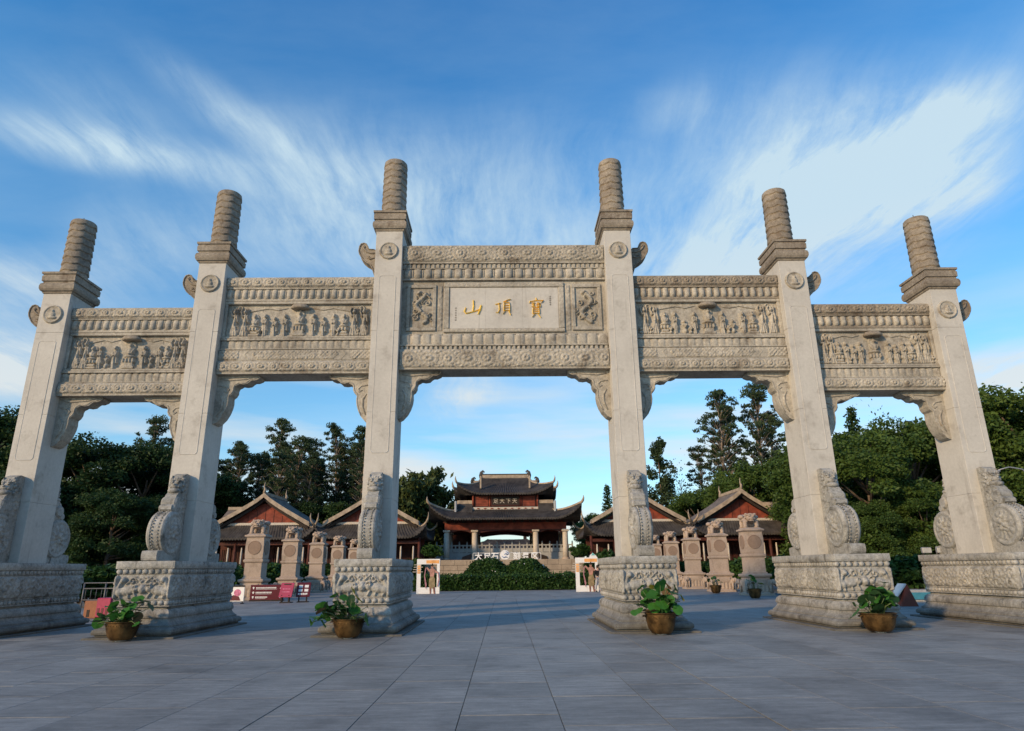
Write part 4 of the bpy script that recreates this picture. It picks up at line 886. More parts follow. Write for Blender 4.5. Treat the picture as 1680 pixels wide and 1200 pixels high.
def big_letters():
    t = thing('white_letter_sign', 'low white frame sign with large white characters and a round blue emblem behind the shrubs', 'sign', (0, 51.6, 2.53))
    fr = MB(); 
    fr.box(-3.30, 3.75, -.04, .04, .66, .70).box(-3.30, 3.75, -.04, .04, -.0, .04)
    for x in (-3.3, -2.0, 1.5, 3.71): fr.box(x, x+.04, -.04, .04, 0, .7)
    fr.build('frame', M_WHITE, t)
    for ch, x, sz in (('大', -3.1, .78), ('足', -2.2, .78), ('石', -1.4, .78), ('刻', .85, .78), ('景', 1.8, .74), ('区', 2.7, .74)):
        text_obj(ch, sz, M_WHITE, t, (x, -.08, .06), 'letter', ext=.05, bold=.022)
    e = MB(); e.ring_loft([[(.02+r*math.cos(2*PI*i/24), y, .45+r*math.sin(2*PI*i/24)) for i in range(24)] for r, y in ((.5, .03), (.5, -.06), (.47, -.08), (.01, -.08))], False, True); em = e.build('emblem', M_WHITE, t)
    MBL = mat_plain('pale_blue_print', (.16, .25, .42), var=.2)
    for pts in ([(.18, .45), (.36, .55), (.3, .72), (.1, .8)], [(-.3, .35), (-.1, .2), (.12, .28), (.3, .2)], [(-.05, .5), (.1, .62), (.25, .5)]): MB().tube([(u, -.09, v) for u, v in pts], [.03, .06, .06, .03][:len(pts)], 5).build('emblem_wave', MBL, em)
def text_obj(s, size, mat, parent, loc, name, ext=.01, rot=(PI/2, 0, 0), align='LEFT', label=None, bold=0.):
    c = bpy.data.curves.new('txt', 'FONT'); c.body = s; c.size = size; c.extrude = ext; c.align_x = align; c.resolution_u = 3; c.offset = bold
    o = bpy.data.objects.new('txt', c); col.objects.link(o); dg = bpy.context.evaluated_depsgraph_get(); me = bpy.data.meshes.new_from_object(o.evaluated_get(dg)); bpy.data.objects.remove(o); bpy.data.curves.remove(c)
    me.materials.clear(); me.materials.append(mat); me.name = name; return put(name, me, parent, loc, rot)
big_letters()
# ------------------------------------------------------------------ the two-tier gate tower
def tower():
    t = thing('gate_tower', 'two-tier red gate tower with dark upswept roofs, seen through the middle arch', 'gate tower', (.12, 60, 0))
    T0 = 2.53
    for row, ys in enumerate((0, 5.5, 11)):
        for k, x in enumerate((-6.85, -3.6, 3.5, 6.95)):
            p = MB().lathe(x, ys, [(.36, T0+.35), (.33, T0+1.5), (.31, 5.75)], 16).build('column', M_CREAM if row == 0 else M_COL, t)
            MB().lathe(x, ys, [(.48, T0), (.50, T0+.1), (.42, T0+.28), (.38, T0+.36)], 16).build('column_base', M_COL, p); MB().bbox(x-.42, x+.42, ys-.42, ys+.42, 5.75, 5.98, .04).build('column_capital', M_CREAM if row == 0 else M_COL, p)
    for ys in (0, 5.5, 11): 
        b = MB().box(-7.1, 7.1, ys-.16, ys+.16, 6.02, 6.80).build('red_beam', M_RED, t)
        for a, c in ((-6.5, -3.95), (-3.2, 3.1), (3.85, 6.6)):   # shallow arched valance under the beam
            pts = [(a, 6.02)]+[(a+(c-a)*q/10, 5.62+.32*math.sin(PI*q/10)) for q in range(11)]+[(c, 6.02)]; MB().prism(pts, ys-.1, ys+.1).build('valance', M_REDD, b)
    MB().box(-7.1, 7.1, .2, 11, 6.45, 6.6).build('ceiling', M_DARK, t)
    for s in (-1, 1):
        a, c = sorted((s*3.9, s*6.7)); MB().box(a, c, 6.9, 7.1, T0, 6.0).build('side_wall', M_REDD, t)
    br = t
    for k in range(15): x = -6.9+k*.985; MB().prism([(x-.12, 6.82), (x+.12, 6.82), (x+.26, 7.2), (x-.26, 7.2)], -.55, .1).build('bracket_set', M_DARK, t)
    MB().box(-7.3, 7.3, -.1, 11.2, 6.82, 7.12).build('bracket_beam', M_REDD, t)
    roof_part('lower_roof', t, 0, 5.5, (5.2, 4.75, 8.42, 8.75, 8.0, 7.18, 1.6), M_TILE, M_RIDGE, tip=.75, spread=.5, r=.16, conc=.62, pw=2.2, flatx=.62)
    for s in (-1, 1):
        a, c = sorted((s*3.9, s*5.75)); MB().bbox(a, c, .95, 1.3, 9.05, 9.5, .04).build('low_ridge', M_RIDGE, t); MB().prism([(-.1, 8.0), (.95, 9.1), (1.3, 9.1), (1.3, 8.0)], a, c, 'x').build('side_roof', M_TILE, t)
        MB().bbox(s*5.85-.12, s*5.85+.12, -.4, .6, 7.9, 9.3, .04).build('ridge_block', M_BAL, t)
    # upper storey
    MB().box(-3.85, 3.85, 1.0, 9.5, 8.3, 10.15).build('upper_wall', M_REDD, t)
    MB().bbox(-4.0, 4.0, .62, 1.0, 8.35, 8.66, .03).build('pale_rail', M_CREAM, t)
    pr = MB()
    for k in range(9): x = -3.2+k*.8; pr.prism([(x-.22, 8.5), (x, 8.42), (x+.22, 8.5), (x, 8.58)], .585, .62)
    tag(pr.build('rail_ornament_row', M_RED, t), kind='stuff')
    for a, c in ((-3.6, -2.0), (2.0, 3.6)):
        w = MB().box(a, c, .93, 1.0, 8.75, 9.98).build('lattice_window', M_RED, t)
        fr = MB(); fr.box(a, c, .88, .94, 8.72, 8.8).box(a, c, .88, .94, 9.92, 10.0).box(a, a+.07, .88, .94, 8.8, 9.92).box(c-.07, c, .88, .94, 8.8, 9.92)
        for q in range(1, 6): fr.box(a, c, .90, .93, 8.8+q*.19, 8.82+q*.19)
        fr.build('window_frame', M_REDD, w)
    for x in (-3.85, -1.85, 1.85, 3.85): MB().lathe(x, .9, [(.12, 8.66), (.12, 10.1)], 8).build('upper_post', M_RED, t)
    bd = MB().bbox(-1.65, 1.65, .70, .85, 8.85, 9.92, .04).build('name_board', M_DARK, t)
    bf = MB(); bf.box(-1.72, 1.72, .66, .72, 8.80, 8.90).box(-1.72, 1.72, .66, .72, 9.88, 9.98).box(-1.72, -1.63, .66, .72, 8.9, 9.88).box(1.63, 1.72, .66, .72, 8.9, 9.88); bf.build('board_frame', M_REDD, bd)
    for ch, x in (('足', -1.45), ('大', -.70), ('下', .05), ('天', .80)): text_obj(ch, .62, M_CREAM, bd, (x, .695, 9.15), 'board_character', ext=.008)
    roof_part('upper_roof', t, 0, 4.2, (2.9, .35, 12.45, 5.75, 4.4, 10.22, 1.15), M_TILE, M_RIDGE, tip=.75, spread=.5, r=.13, conc=.62, pw=2.0, flatx=.45)
    roof_part('rear_roof', t, 0, 9.0, (3.9, .5, 12.3, 6.5, 3.6, 10.4, 1.0), M_TILE, M_RIDGE, tip=.8, spread=.5, r=.15, conc=.62, pw=2.0, flatx=.45)
    rg = MB().bbox(-3.0, 3.0, 4.05, 4.35, 12.35, 12.95, .05).build('top_ridge', M_RIDGE, t); MB().bbox(-3.05, 3.05, 4.0, 4.4, 12.95, 13.05, .02).build('ridge_cap', M_TILE, rg)
    MB().bbox(-4.2, 4.2, 8.9, 9.2, 12.2, 12.85, .05).build('rear_ridge', M_RIDGE, t)
    for s in (-1, 1):
        for (x, y, z, k) in ((2.95, 4.2, 12.5, 1.), (4.25, 9.05, 12.4, .9)):
            f = MB(); f.tube([(s*x, y, z-.1), (s*(x+.12), y, z+.4*k), (s*(x+.05), y, z+.75*k), (s*(x-.18), y, z+.95*k), (s*(x-.32), y, z+.82*k), (s*(x-.25), y, z+.66*k)], [.24, .22, .18, .13, .09, .03], 8); f.ball((s*(x-.05), y, z+.55*k), .18, 8, 6); f.build('dragon_fish_finial', M_TILE, t)
        MB().bbox(s*2.95-.1, s*2.95+.1, 1.0, 1.3, 10.9, 12.4, .03).build('hanging_ridge', M_RIDGE, t)
tower()
t = thing('distant_temple', 'distant low dark-roofed temple glimpsed through the gate tower passage', 'temple', (.6, 125, 0))
roof_part('roof', t, 0, 0, (4.0, .5, 7.5, 9, 5, 5.6, .6), M_TILE, M_TILE, conc=.7); MB().box(-6, 6, -3, 3, 0, 5.7).build('wall', M_CREAM, t)
f_ = MB().bbox(3.4, 4.1, -.3, .3, 7.2, 8.5, .1).build('ridge_end', M_DARK, t)
# ------------------------------------------------------------------ vegetation
M_L1 = mat_leaf('broad_leaves', (.024, .054, .013), (.095, .150, .028))
M_L2 = mat_leaf('dark_leaves', (.014, .034, .014), (.045, .085, .022))
M_L3 = mat_leaf('eucalyptus_leaves', (.030, .055, .028), (.085, .120, .050), .4)
M_L4 = mat_leaf('hedge_leaves', (.014, .040, .012), (.050, .105, .022))
M_L5 = mat_leaf('bamboo_leaves', (.040, .065, .020), (.100, .125, .040))
def leaf_cloud(name, C, size, mat, seed=0, droop=.0, aspect=1.7):
    """one leaf-sized folded quad per centre"""
    r = np.random.RandomState(seed); n = len(C); d = r.normal(size=(n, 3)); d[:, 2] = d[:, 2]*.6-droop; d /= np.linalg.norm(d, axis=1)[:, None]+1e-9
    e = np.cross(d, r.normal(size=(n, 3))); e /= np.linalg.norm(e, axis=1)[:, None]+1e-9
    s = size*(.6+.8*r.rand(n))[:, None]; C = np.asarray(C)
    V = np.stack([C-d*s*aspect/2, C+e*s*.5, C+d*s*aspect/2, C-e*s*.5], 1).reshape(-1, 3)
    return mesh_np(name, V, np.arange(n*4).reshape(n, 4), mat, False)
def blob_points(r, c, rad, n, shell=.55):
    p = r.normal(size=(n, 3)); p /= np.linalg.norm(p, axis=1)[:, None]; q = shell+(1-shell)*r.rand(n)[:, None]**.6
    p[:, 2] = np.where(p[:, 2] < -.2, p[:, 2]*.45, p[:, 2]); return np.asarray(c)+p*q*np.asarray(rad)
def make_tree(kind, seed):
    """returns (trunk mesh, crown mesh), tree about 1 unit = 1 m, base at origin"""
    r = np.random.RandomState(seed); rr = random.Random(seed); tk = MB(); pts = []
    if kind in ('broad', 'darkbroad'):            # 15 m high, 13 m wide rounded crown of clumps
        H = 15.; tk.tube([(0, 0, 0), (.15, .1, 3), (-.1, 0, 6.5), (.1, .1, 11)], [.42, .33, .24, .08], 8); cl = []
        for k in range(78):
            a = rr.uniform(0, 6.28); z = rr.uniform(.9, 13.6); w = 6.0*math.sin(PI*min(1, max(.12, (z+2.2)/17.0)))**.5; q = w*rr.uniform(.35, 1)**.6; c = (q*math.cos(a), q*math.sin(a), z)
            cl.append(c); rad = rr.uniform(1.1, 2.0); pts.append(blob_points(r, c, (rad, rad, rad*.75), int(430*rad), .45))
            if k % 4 == 0: tk.tube([(0, 0, min(z*.6+1, 9)), (c[0]*.5, c[1]*.5, z*.85), c], [.16, .09, .03], 5)
        C = np.concatenate(pts); C = C+r.normal(size=C.shape)*.16; return tk.mesh('trunk', M_BARK), leaf_cloud('crown', C, .19, M_L1 if kind == 'broad' else M_L2, seed, .2)
    if kind == 'euc':              # tall eucalyptus, small separate domed clumps
        H = 24.; bend = rr.uniform(-.8, .8); P = [(bend*(z/H)**2+.15*math.sin(z*.5+seed), .1*math.cos(z*.6), z) for z in (0, 6, 12, 18, 23)]; tk.tube(P, [.34, .28, .21, .13, .04], 7)
        for k in range(150):
            z = 7.6+16.1*(k/149)**.9+rr.uniform(-.4, .4); a = rr.uniform(0, 6.28); w = 3.3*max(.08, 1-abs((z-16.5)/9.5)**1.8)*rr.uniform(.1, 1); bx = bend*(z/H)**2
            c = (bx+w*math.cos(a), w*math.sin(a), min(z, 23.6)); rad = rr.uniform(.30, .72)*(1.35 if z > 22.3 else 1); pts.append(blob_points(r, c, (rad, rad, rad*.7), int(120*rad), .3))
            tk.tube([(bx, 0, max(5, z-2.2)), (bx+w*.55*math.cos(a), w*.55*math.sin(a), z-.8), (c[0], c[1], z-.2)], [.05, .035, .015], 3)
        C = np.concatenate(pts); C = C+r.normal(size=C.shape)*.06; return tk.mesh('trunk', M_BARKP), leaf_cloud('crown', C, .15, M_L3, seed, .8, 2.2)
    if kind == 'poplar':           # slim upright
        tk.tube([(0, 0, 0), (.1, 0, 8), (0, .1, 17)], [.25, .18, .04], 6)
        for k in range(84):
            z = 4+14*k/83; a = rr.uniform(0, 6.28); w = 2.0*math.sin(PI*min(1, (z-4)/15.5))**.7*rr.uniform(.3, 1); c = (w*math.cos(a), w*math.sin(a), z); rad = rr.uniform(.45, .85); pts.append(blob_points(r, c, (rad, rad, rad*1.2), int(170*rad), .35))
        C = np.concatenate(pts); return tk.mesh('trunk', M_BARK), leaf_cloud('crown', C, .19, M_L3, seed, .3)
    if kind == 'fir':              # slender conifer with whorled branches
        tk.tube([(0, 0, 0), (0, 0, 17.5)], [.22, .03], 6)
        for k in range(90):
            z = 4+13.6*(k/89); a = k*2.4; w = 2.9*(1-(z-3)/15.2)+.25; n = int(16+26*w)
            t = r.rand(n)**.7; b = np.stack([t*w*math.cos(a), t*w*math.sin(a), z-.25*t*w+.35*t*t*w], 1)+r.normal(size=(n, 3))*.13; pts.append(b)
            tk.tube([(0, 0, z), (w*.9*math.cos(a), w*.9*math.sin(a), z)], [.03, .01], 3)
        C = np.concatenate(pts); return tk.mesh('trunk', M_BARK), leaf_cloud('crown', C, .22, M_L2, seed, .2)
    if kind == 'bamboo':           # clump of arching canes
        for k in range(46):
            a = rr.uniform(0, 6.28); q = rr.uniform(0, 1.6); ln = rr.uniform(7, 12.5); bd = rr.uniform(.8, 3.2); x0, y0 = q*math.cos(a), q*math.sin(a)
            P = [(x0+bd*math.cos(a)*u**2.6, y0+bd*math.sin(a)*u**2.6, ln*(u-.18*u**4)) for u in (0, .25, .5, .7, .85, 1)]; tk.tube(P, [.05, .05, .04, .03, .02, .01], 4)
            n = 330; u = .28+.72*r.rand(n)**.8; b = np.stack([x0+bd*math.cos(a)*u**2.6, y0+bd*math.sin(a)*u**2.6, ln*(u-.18*u**4)], 1)+r.normal(size=(n, 3))*np.array([.45, .45, .3])*(1.15-u*.7)[:, None]; pts.append(b)
        C = np.concatenate(pts); return tk.mesh('cane_bundle', M_BARK), leaf_cloud('foliage', C, .22, M_L5, seed, .9, 2.4)
    if kind == 'bush':
        for k in range(16):
            a = rr.uniform(0, 6.28); q = rr.uniform(0, 1.3); c = (q*math.cos(a), q*math.sin(a), rr.uniform(.5, 1.6)); rad = rr.uniform(.5, .8); pts.append(blob_points(r, c, (rad, rad, rad*.8), 240))
            tk.tube([(0, 0, 0), (c[0]*.5, c[1]*.5, c[2]*.6)], [.04, .02], 4)
        C = np.concatenate(pts); return tk.mesh('stem', M_BARK), leaf_cloud('foliage', C, .16, M_L4, seed, .1)
    if kind == 'bare':             # thin winter-bare tree
        tk.tube([(0, 0, 0), (0, 0, 7), (.1, 0, 14)], [.16, .1, .02], 6)
        for k in range(44):
            z = 4.5+9*k/43; a = k*2.4; w = rr.uniform(1.5, 3.2)*(1-(z-4)/12); tk.tube([(0, 0, z), (w*.5*math.cos(a), w*.5*math.sin(a), z+w*.6), (w*.8*math.cos(a), w*.8*math.sin(a), z+w*1.3)], [.04, .025, .008], 4)
        C = r.normal(size=(900, 3))*np.array([1.0, 1.0, 3.2])+np.array([0, 0, 9.]); return tk.mesh('trunk', M_BARK), leaf_cloud('foliage', C, .18, M_L3, seed)
TM = {}
def tree(kind, v, x, y, s, rz, name, lab, cat, grp, sz=None, z=0):
    if (kind, v) not in TM: TM[(kind, v)] = make_tree(kind, 10*v+len(kind))
    a, b = TM[(kind, v)]; o = thing(name, lab, cat, (x, y, z), rz, grp); o.scale = (s, s, sz or s)
    put(a.name.split('.')[0], a, o); put(b.name.split('.')[0], b, o); return o
rt = random.Random(42)
# tall eucalyptus grove, left
G1 = 'eucalyptus trees behind the left halls'
el = [(-32.6, 78, 1.02, 'tallest eucalyptus of the left grove, with one rounded top standing clear of the others'), (-28.6, 80, .90, 'second tall eucalyptus of the left grove, just right of the tallest'), (-24.2, 78, .98, 'broad-topped eucalyptus left of the inner left pillar'), (-21.2, 80, .99, 'eucalyptus rising right beside the inner left pillar'), (-25.6, 74, .66, 'short slim dark eucalyptus in the gap of the left grove')]
for k, (x, y, s, lab) in enumerate(el): tree('euc', k % 3, x, y, s*.96, k*1.7, 'eucalyptus_tree', lab, 'tree', G1)
ORDT = ['leftmost', 'second', 'third', 'fourth', 'fifth', 'sixth', 'seventh', 'eighth', 'ninth', 'tenth', 'eleventh', 'twelfth', 'thirteenth', 'fourteenth', 'fifteenth', 'sixteenth', 'seventeenth', 'eighteenth', 'nineteenth', 'twentieth', 'twenty-first', 'rightmost']
sp = sorted([(-38+k*.98+rt.uniform(-.5, .5), rt.uniform(66, 86)) for k in range(22)], key=lambda q: q[0]/(q[1]+20))
for k, (x, y) in enumerate(sp):
    tree('euc', k % 3, x, y, rt.uniform(.66, .82), rt.uniform(0, 6), 'eucalyptus_tree', 'lower eucalyptus with bare pale trunk, %s%s of the dark left grove' % (ORDT[k], '' if k in (0, 21) else ' from the left'), 'tree', 'close-set eucalyptus trees of the left grove')
# right
for k, (x, y, s) in enumerate([(-37.5, 66, .62), (-31.5, 70, .66), (-25.5, 69, .70), (-20.5, 68, .66), (-16.5, 72, .62)]): tree('darkbroad', k % 3, x, y, s, k, 'leafy_tree', 'dark understorey tree behind the left halls, %s from the left' % ['first', 'second', 'third', 'fourth', 'fifth'][k], 'tree', 'dark understorey trees behind the left halls', sz=s*1.05)
for k, (x, y, s) in enumerate([(17.5, 74, .60), (22.0, 72, .62), (27.0, 72, .80), (31.5, 73, .86)]): tree('broad', k % 3, x, y, s, k+2, 'leafy_tree', 'understorey tree behind the right halls, %s from the left' % ['first', 'second', 'third', 'fourth'][k], 'tree', 'understorey trees behind the right halls')
G2 = 'tall eucalyptus trees behind the right halls'
er = [(31.6, 76, 1.12, 'tall eucalyptus with a domed top, left one of the pair behind the right halls'), (37.6, 77, 1.17, 'taller eucalyptus with a dense top beside the right middle pillar'), (34.8, 82, 1.05, 'thin eucalyptus with bare tip between two taller ones behind the right halls'), (41.2, 80, 1.02, 'eucalyptus partly hidden by the right middle pillar'), (29.6, 80, .80, 'lower eucalyptus at the left edge of the right grove')]
for k, (x, y, s, lab) in enumerate(er): tree('euc', k % 3, x, y, s, 2+k*1.3, 'eucalyptus_tree', lab, 'tree', G2)
tree('poplar', 0, 22.2, 75, 1.05, 1, 'poplar_tree', 'single slim dark poplar standing against the sky right of the middle arch', 'tree', None)
tree('poplar', 1, 24.9, 82, .78, 2, 'poplar_tree', 'small feathery tree right of the single slim poplar', 'tree', None)
tree('bare', 0, 26.3, 80, 1.0, 0, 'thin_tree', 'thin almost bare tree against the sky beside the slim poplar', 'tree', None)
# conifers and bamboo round the tower
tree('fir', 0, -16.2, 76, 1.02, 0, 'fir_tree', 'dark pointed fir just right of the inner left pillar', 'tree', None)
tree('fir', 1, -13.2, 77, .85, 1, 'fir_tree', 'smaller dark fir left of the gate tower', 'tree', None)
tree('bamboo', 0, -12.8, 68, 1.40, 0, 'bamboo_clump', 'tall bamboo clump with drooping tips left of the gate tower', 'bamboo', 'bamboo clumps')
tree('bamboo', 1, -10.0, 70, 1.22, 1, 'bamboo_clump', 'bamboo clump with one arching cane against the sky beside the tower roof', 'bamboo', 'bamboo clumps')
tree('bamboo', 0, -8.2, 80, 1.02, 3, 'bamboo_clump', 'lower bamboo clump close to the left eave of the tower', 'bamboo', 'bamboo clumps')
tree('fir', 0, 15.0, 78, .74, 2, 'fir_tree', 'fir tree right of the gate tower next to the inner right pillar', 'tree', None)
tree('broad', 0, 12.8, 76, .62, 0, 'leafy_tree', 'small leafy tree beside the right eave of the gate tower', 'tree', None)
tree('bamboo', 1, -39.6, 74, 1.25, 0, 'bamboo_clump', 'pale green bamboo clump right of the outer left pillar', 'bamboo', 'bamboo clumps')
tree('bamboo', 0, -42.5, 76, 1.05, 2, 'bamboo_clump', 'bamboo clump mostly behind the outer left pillar', 'bamboo', 'bamboo clumps')
tree('bamboo', 0, -36.4, 72, 1.05, 4, 'bamboo_clump', 'darker bamboo clump left of the eucalyptus grove', 'bamboo', 'bamboo clumps')
# masses of broadleaf trees
G3 = 'leafy trees on the left side'
for k, (x, y, s, lab) in enumerate([(-42.5, 60, 1.10, 'big dark leafy tree filling the left side arch'), (-47.5, 58, 1.12, 'rounded leafy tree left of centre in the left side arch'), (-37.5, 63, .98, 'dark leafy tree beside the outer left pillar'), (-54.5, 60, 1.12, 'leafy tree right behind the far left pillar'), (-62.0, 60, 1.42, 'tallest leafy tree at the far left edge'),
        (-68.5, 64, 1.45, 'leafy tree at the left border of the view'), (-44.5, 70, 1.22, 'leafy tree in the second row of the left side arch'), (-51.5, 52, .82, 'low dark leafy tree at the foot of the far left pillar'), (-41.0, 52, .70, 'low dark leafy tree at the foot of the left side arch'), (-35.8, 56, .60, 'lowest leafy tree, left of the outer left hall')]):
    tree('darkbroad', k % 3, x, y, s, k*1.1, 'leafy_tree', lab, 'tree', G3)
tree('euc', 1, -51.2, 78, 1.0, .5, 'eucalyptus_tree', 'tall eucalyptus rising alone above the trees in the left side arch', 'tree', None)
tree('euc', 2, -48.4, 79, .93, 1.5, 'eucalyptus_tree', 'second eucalyptus beside the outer left pillar', 'tree', None)
G4 = 'leafy trees on the right side'
for k, (x, y, s, lab) in enumerate([(29.4, 34, .82, 'bright green leafy tree left in the right side arch'), (35.6, 38, .95, 'bright green leafy tree in the middle of the right side arch'), (33.0, 46, 1.00, 'leafy tree in the second row of the right side arch'), (41.6, 40, .98, 'leafy tree behind the far right pillar'),
        (46.5, 38, 1.14, 'big dark tree at the right edge with a rounded top'), (52.0, 44, 1.22, 'leafy tree at the right border of the view'), (31.0, 64, .98, 'leafy tree rising behind the outer right hall'), (37.5, 62, 1.10, 'leafy tree behind the outer right pillar'), (25.0, 66, .74, 'rounded leafy tree behind the ridge of the right hall'), (20.0, 68, .62, 'small leafy tree behind the inner right hall'), (44.5, 60, 1.15, 'leafy tree with ragged top far right of the conifer')]):
    tree('broad', k % 3, x, y, s, k*.9+.4, 'leafy_tree', lab, 'tree', G4)
for k, (x, y, s) in enumerate([(27.2, 31, .42), (31.6, 31, .46), (36.2, 32, .48)]): tree('broad', (k+1) % 3, x, y, s, k*2, 'leafy_tree', 'low leafy tree at the foot of the right side arch, %s from the left' % ['first', 'second', 'third'][k], 'tree', G4)
tree('fir', 0, 42.9, 60, 1.14, 0, 'fir_tree', 'thin dark conifer with pointed top in the right side arch', 'tree', None)
tree('bare', 0, 44.9, 58, 1.2, 1, 'thin_tree', 'leafless thin tree beside the pointed conifer', 'tree', None)
tree('fir', 1, 48.5, 58, 1.02, 2, 'fir_tree', 'ragged bushy conifer left of the far right pillar', 'tree', None)
# shrubs between the posts
ORD = ['first', 'second', 'third', 'fourth', 'fifth', 'sixth', 'seventh', 'eighth', 'ninth', 'tenth', 'eleventh', 'twelfth', 'thirteenth', 'fourteenth', 'fifteenth', 'sixteenth', 'seventeenth', 'eighteenth', 'nineteenth', 'twentieth', 'twenty-first', 'twenty-second']
for k in range(8):
    for s in (-1, 1): tree('bush', (k+s) % 2, s*(18.3+rt.uniform(-.4, .8)), 20+k*4.3, rt.uniform(.95, 1.3), k, 'shrub', 'dark rounded shrub, %s from the front behind the %s row of stone posts' % (ORD[k], 'left' if s < 0 else 'right'), 'shrub', 'shrubs behind the stone posts, %s side' % ('left' if s < 0 else 'right'), sz=1.1)
for k, (x, y, s, lab) in enumerate([(-9.4, 50, 1.0, 'shrub on the left of the tower terrace'), (9.6, 47, 1.25, 'green shrub on the right of the tower terrace'), (-12.2, 49, 1.1, 'dark shrub in front of the inner left hall'), (11.9, 49, 1.15, 'wide shrub in front of the inner right hall'), (-7.7, 53, .8, 'small shrub beside the left column of the tower'), (8.0, 53, .8, 'small shrub beside the right column of the tower')]):
    tree('bush', k % 2, x, y, s, k, 'shrub', lab, 'shrub', None, z=2.5 if y == 53 else 0, sz=s*(1.3 if y != 53 else 1))
BS = [(20.0, 14), (23.5, 16), (27, 18), (31, 20), (-24, 20), (-28, 21), (-33, 23), (-21, 16), (35, 22)]
for k, (x, y) in enumerate(BS):
    tree('bush', k % 2, x, y, 1.25, k, 'shrub', 'low clipped shrub, %s from the front in the border on the %s' % (ORD[sorted(q[1] for q in BS if (q[0] > 0) == (x > 0)).index(y)], 'right' if x > 0 else 'left'), 'shrub', 'border shrubs, %s side' % ('right' if x > 0 else 'left'), sz=1.0)
def hedge():
    r = np.random.RandomState(4)
    t = thing('clipped_hedge', 'long low dark green hedge with small pale blossoms across the end of the square', 'hedge', (.2, 36.4, 0))
    MB().box(-7.1, 7.1, -1.2, 1.2, 0, .75).build('hedge_core', mat_plain('dark_twigs', (.018, .022, .012), rough=1), t)
    n = 20000; x = r.uniform(-7.4, 7.4, n); y = r.uniform(-1.45, 1.45, n); z = 1.02+.14*np.sin(x*2.3)*np.cos(y*3)+.10*r.normal(size=n); C = np.stack([x, y, z], 1); f = r.rand(n) < .55; C[f, 1] = -1.35+.13*r.normal(size=f.sum()); C[f, 2] = r.uniform(.05, 1.1, f.sum())
    put('foliage', leaf_cloud('foliage', C, .11, M_L4, 2), t)
    C2 = np.stack([r.uniform(-5.4, 5.4, 90), r.uniform(-1.5, -1.3, 90), r.uniform(.6, 1.2, 90)], 1); fl = put('blossoms', leaf_cloud('blossoms', C2, .07, M_WHITE, 3, aspect=1.1), t); tag(fl, kind='stuff')
    for k, (x, w, h, lab) in enumerate(((-1.35, 2.25, 2.45, 'left one of two big dome-clipped shrubs rising from the hedge'), (1.85, 2.15, 2.4, 'right one of two big dome-clipped shrubs rising from the hedge'))):
        s = thing('dome_shrub', lab, 'topiary', (x, 38.6, 0), 0, 'dome-clipped shrubs'); h -= .08; MB().ball((0, 0, 0), (w*.9, 1.4, h*.9), 20, 12).build('core', MATS['dark_twigs'], s)
        p = r.normal(size=(15000, 3)); p /= np.linalg.norm(p, axis=1)[:, None]; p[:, 2] = np.abs(p[:, 2]); p *= (1+.035*r.normal(size=15000))[:, None]*(1+.05*np.sin(p[:, :1]*9)*np.cos(p[:, 2:]*8)); p *= np.array([w, 1.65, h]); put('foliage', leaf_cloud('foliage', p, .12, M_L4, 5+k), s)
        q = r.normal(size=(46, 3)); q /= np.linalg.norm(q, axis=1)[:, None]; q[:, 2] = np.abs(q[:, 2]); q[:, 1] = -np.abs(q[:, 1]); q *= np.array([w, 1.65, h])*1.04; tag(put('blossoms', leaf_cloud('blossoms', q, .09, M_WHITE, 8, aspect=1.1), s), kind='stuff')
hedge()
# ------------------------------------------------------------------ brass pots with lotus-like leaves
M_LOT = mat_leaf('lotus_leaf', (.020, .085, .018), (.055, .19, .030), .3, .4); M_LOTD = mat_leaf('dark_lotus_leaf', (.010, .040, .016), (.03, .07, .025), .2, .4)
M_LOTY = mat_leaf('yellow_lotus_leaf', (.16, .17, .02), (.30, .28, .05), .3, .5); M_LOTB = mat_leaf('dry_lotus_leaf', (.09, .055, .03), (.16, .11, .05), .1, .7); M_STEM = mat_plain('leaf_stalk', (.10, .15, .06), rough=.6)
def round_leaf(mb, r0, cup, wav, rr):
    n = 14; vs = [(0, 0, 0)]
    for k in (.5, 1.):
        for i in range(n): a = 2*PI*i/n; rad = r0*k*(1+.06*math.sin(3*a+wav)); vs.append((rad*math.cos(a), rad*math.sin(a), cup*r0*k*k+.08*r0*k*math.sin(2*a+wav)+.02*math.sin(5*a)*k*r0*4))
    fs = [(0, 1+i, 1+(i+1) % n) for i in range(n)]+[(1+i, 1+n+i, 1+n+(i+1) % n, 1+(i+1) % n) for i in range(n)]
    return vs, fs
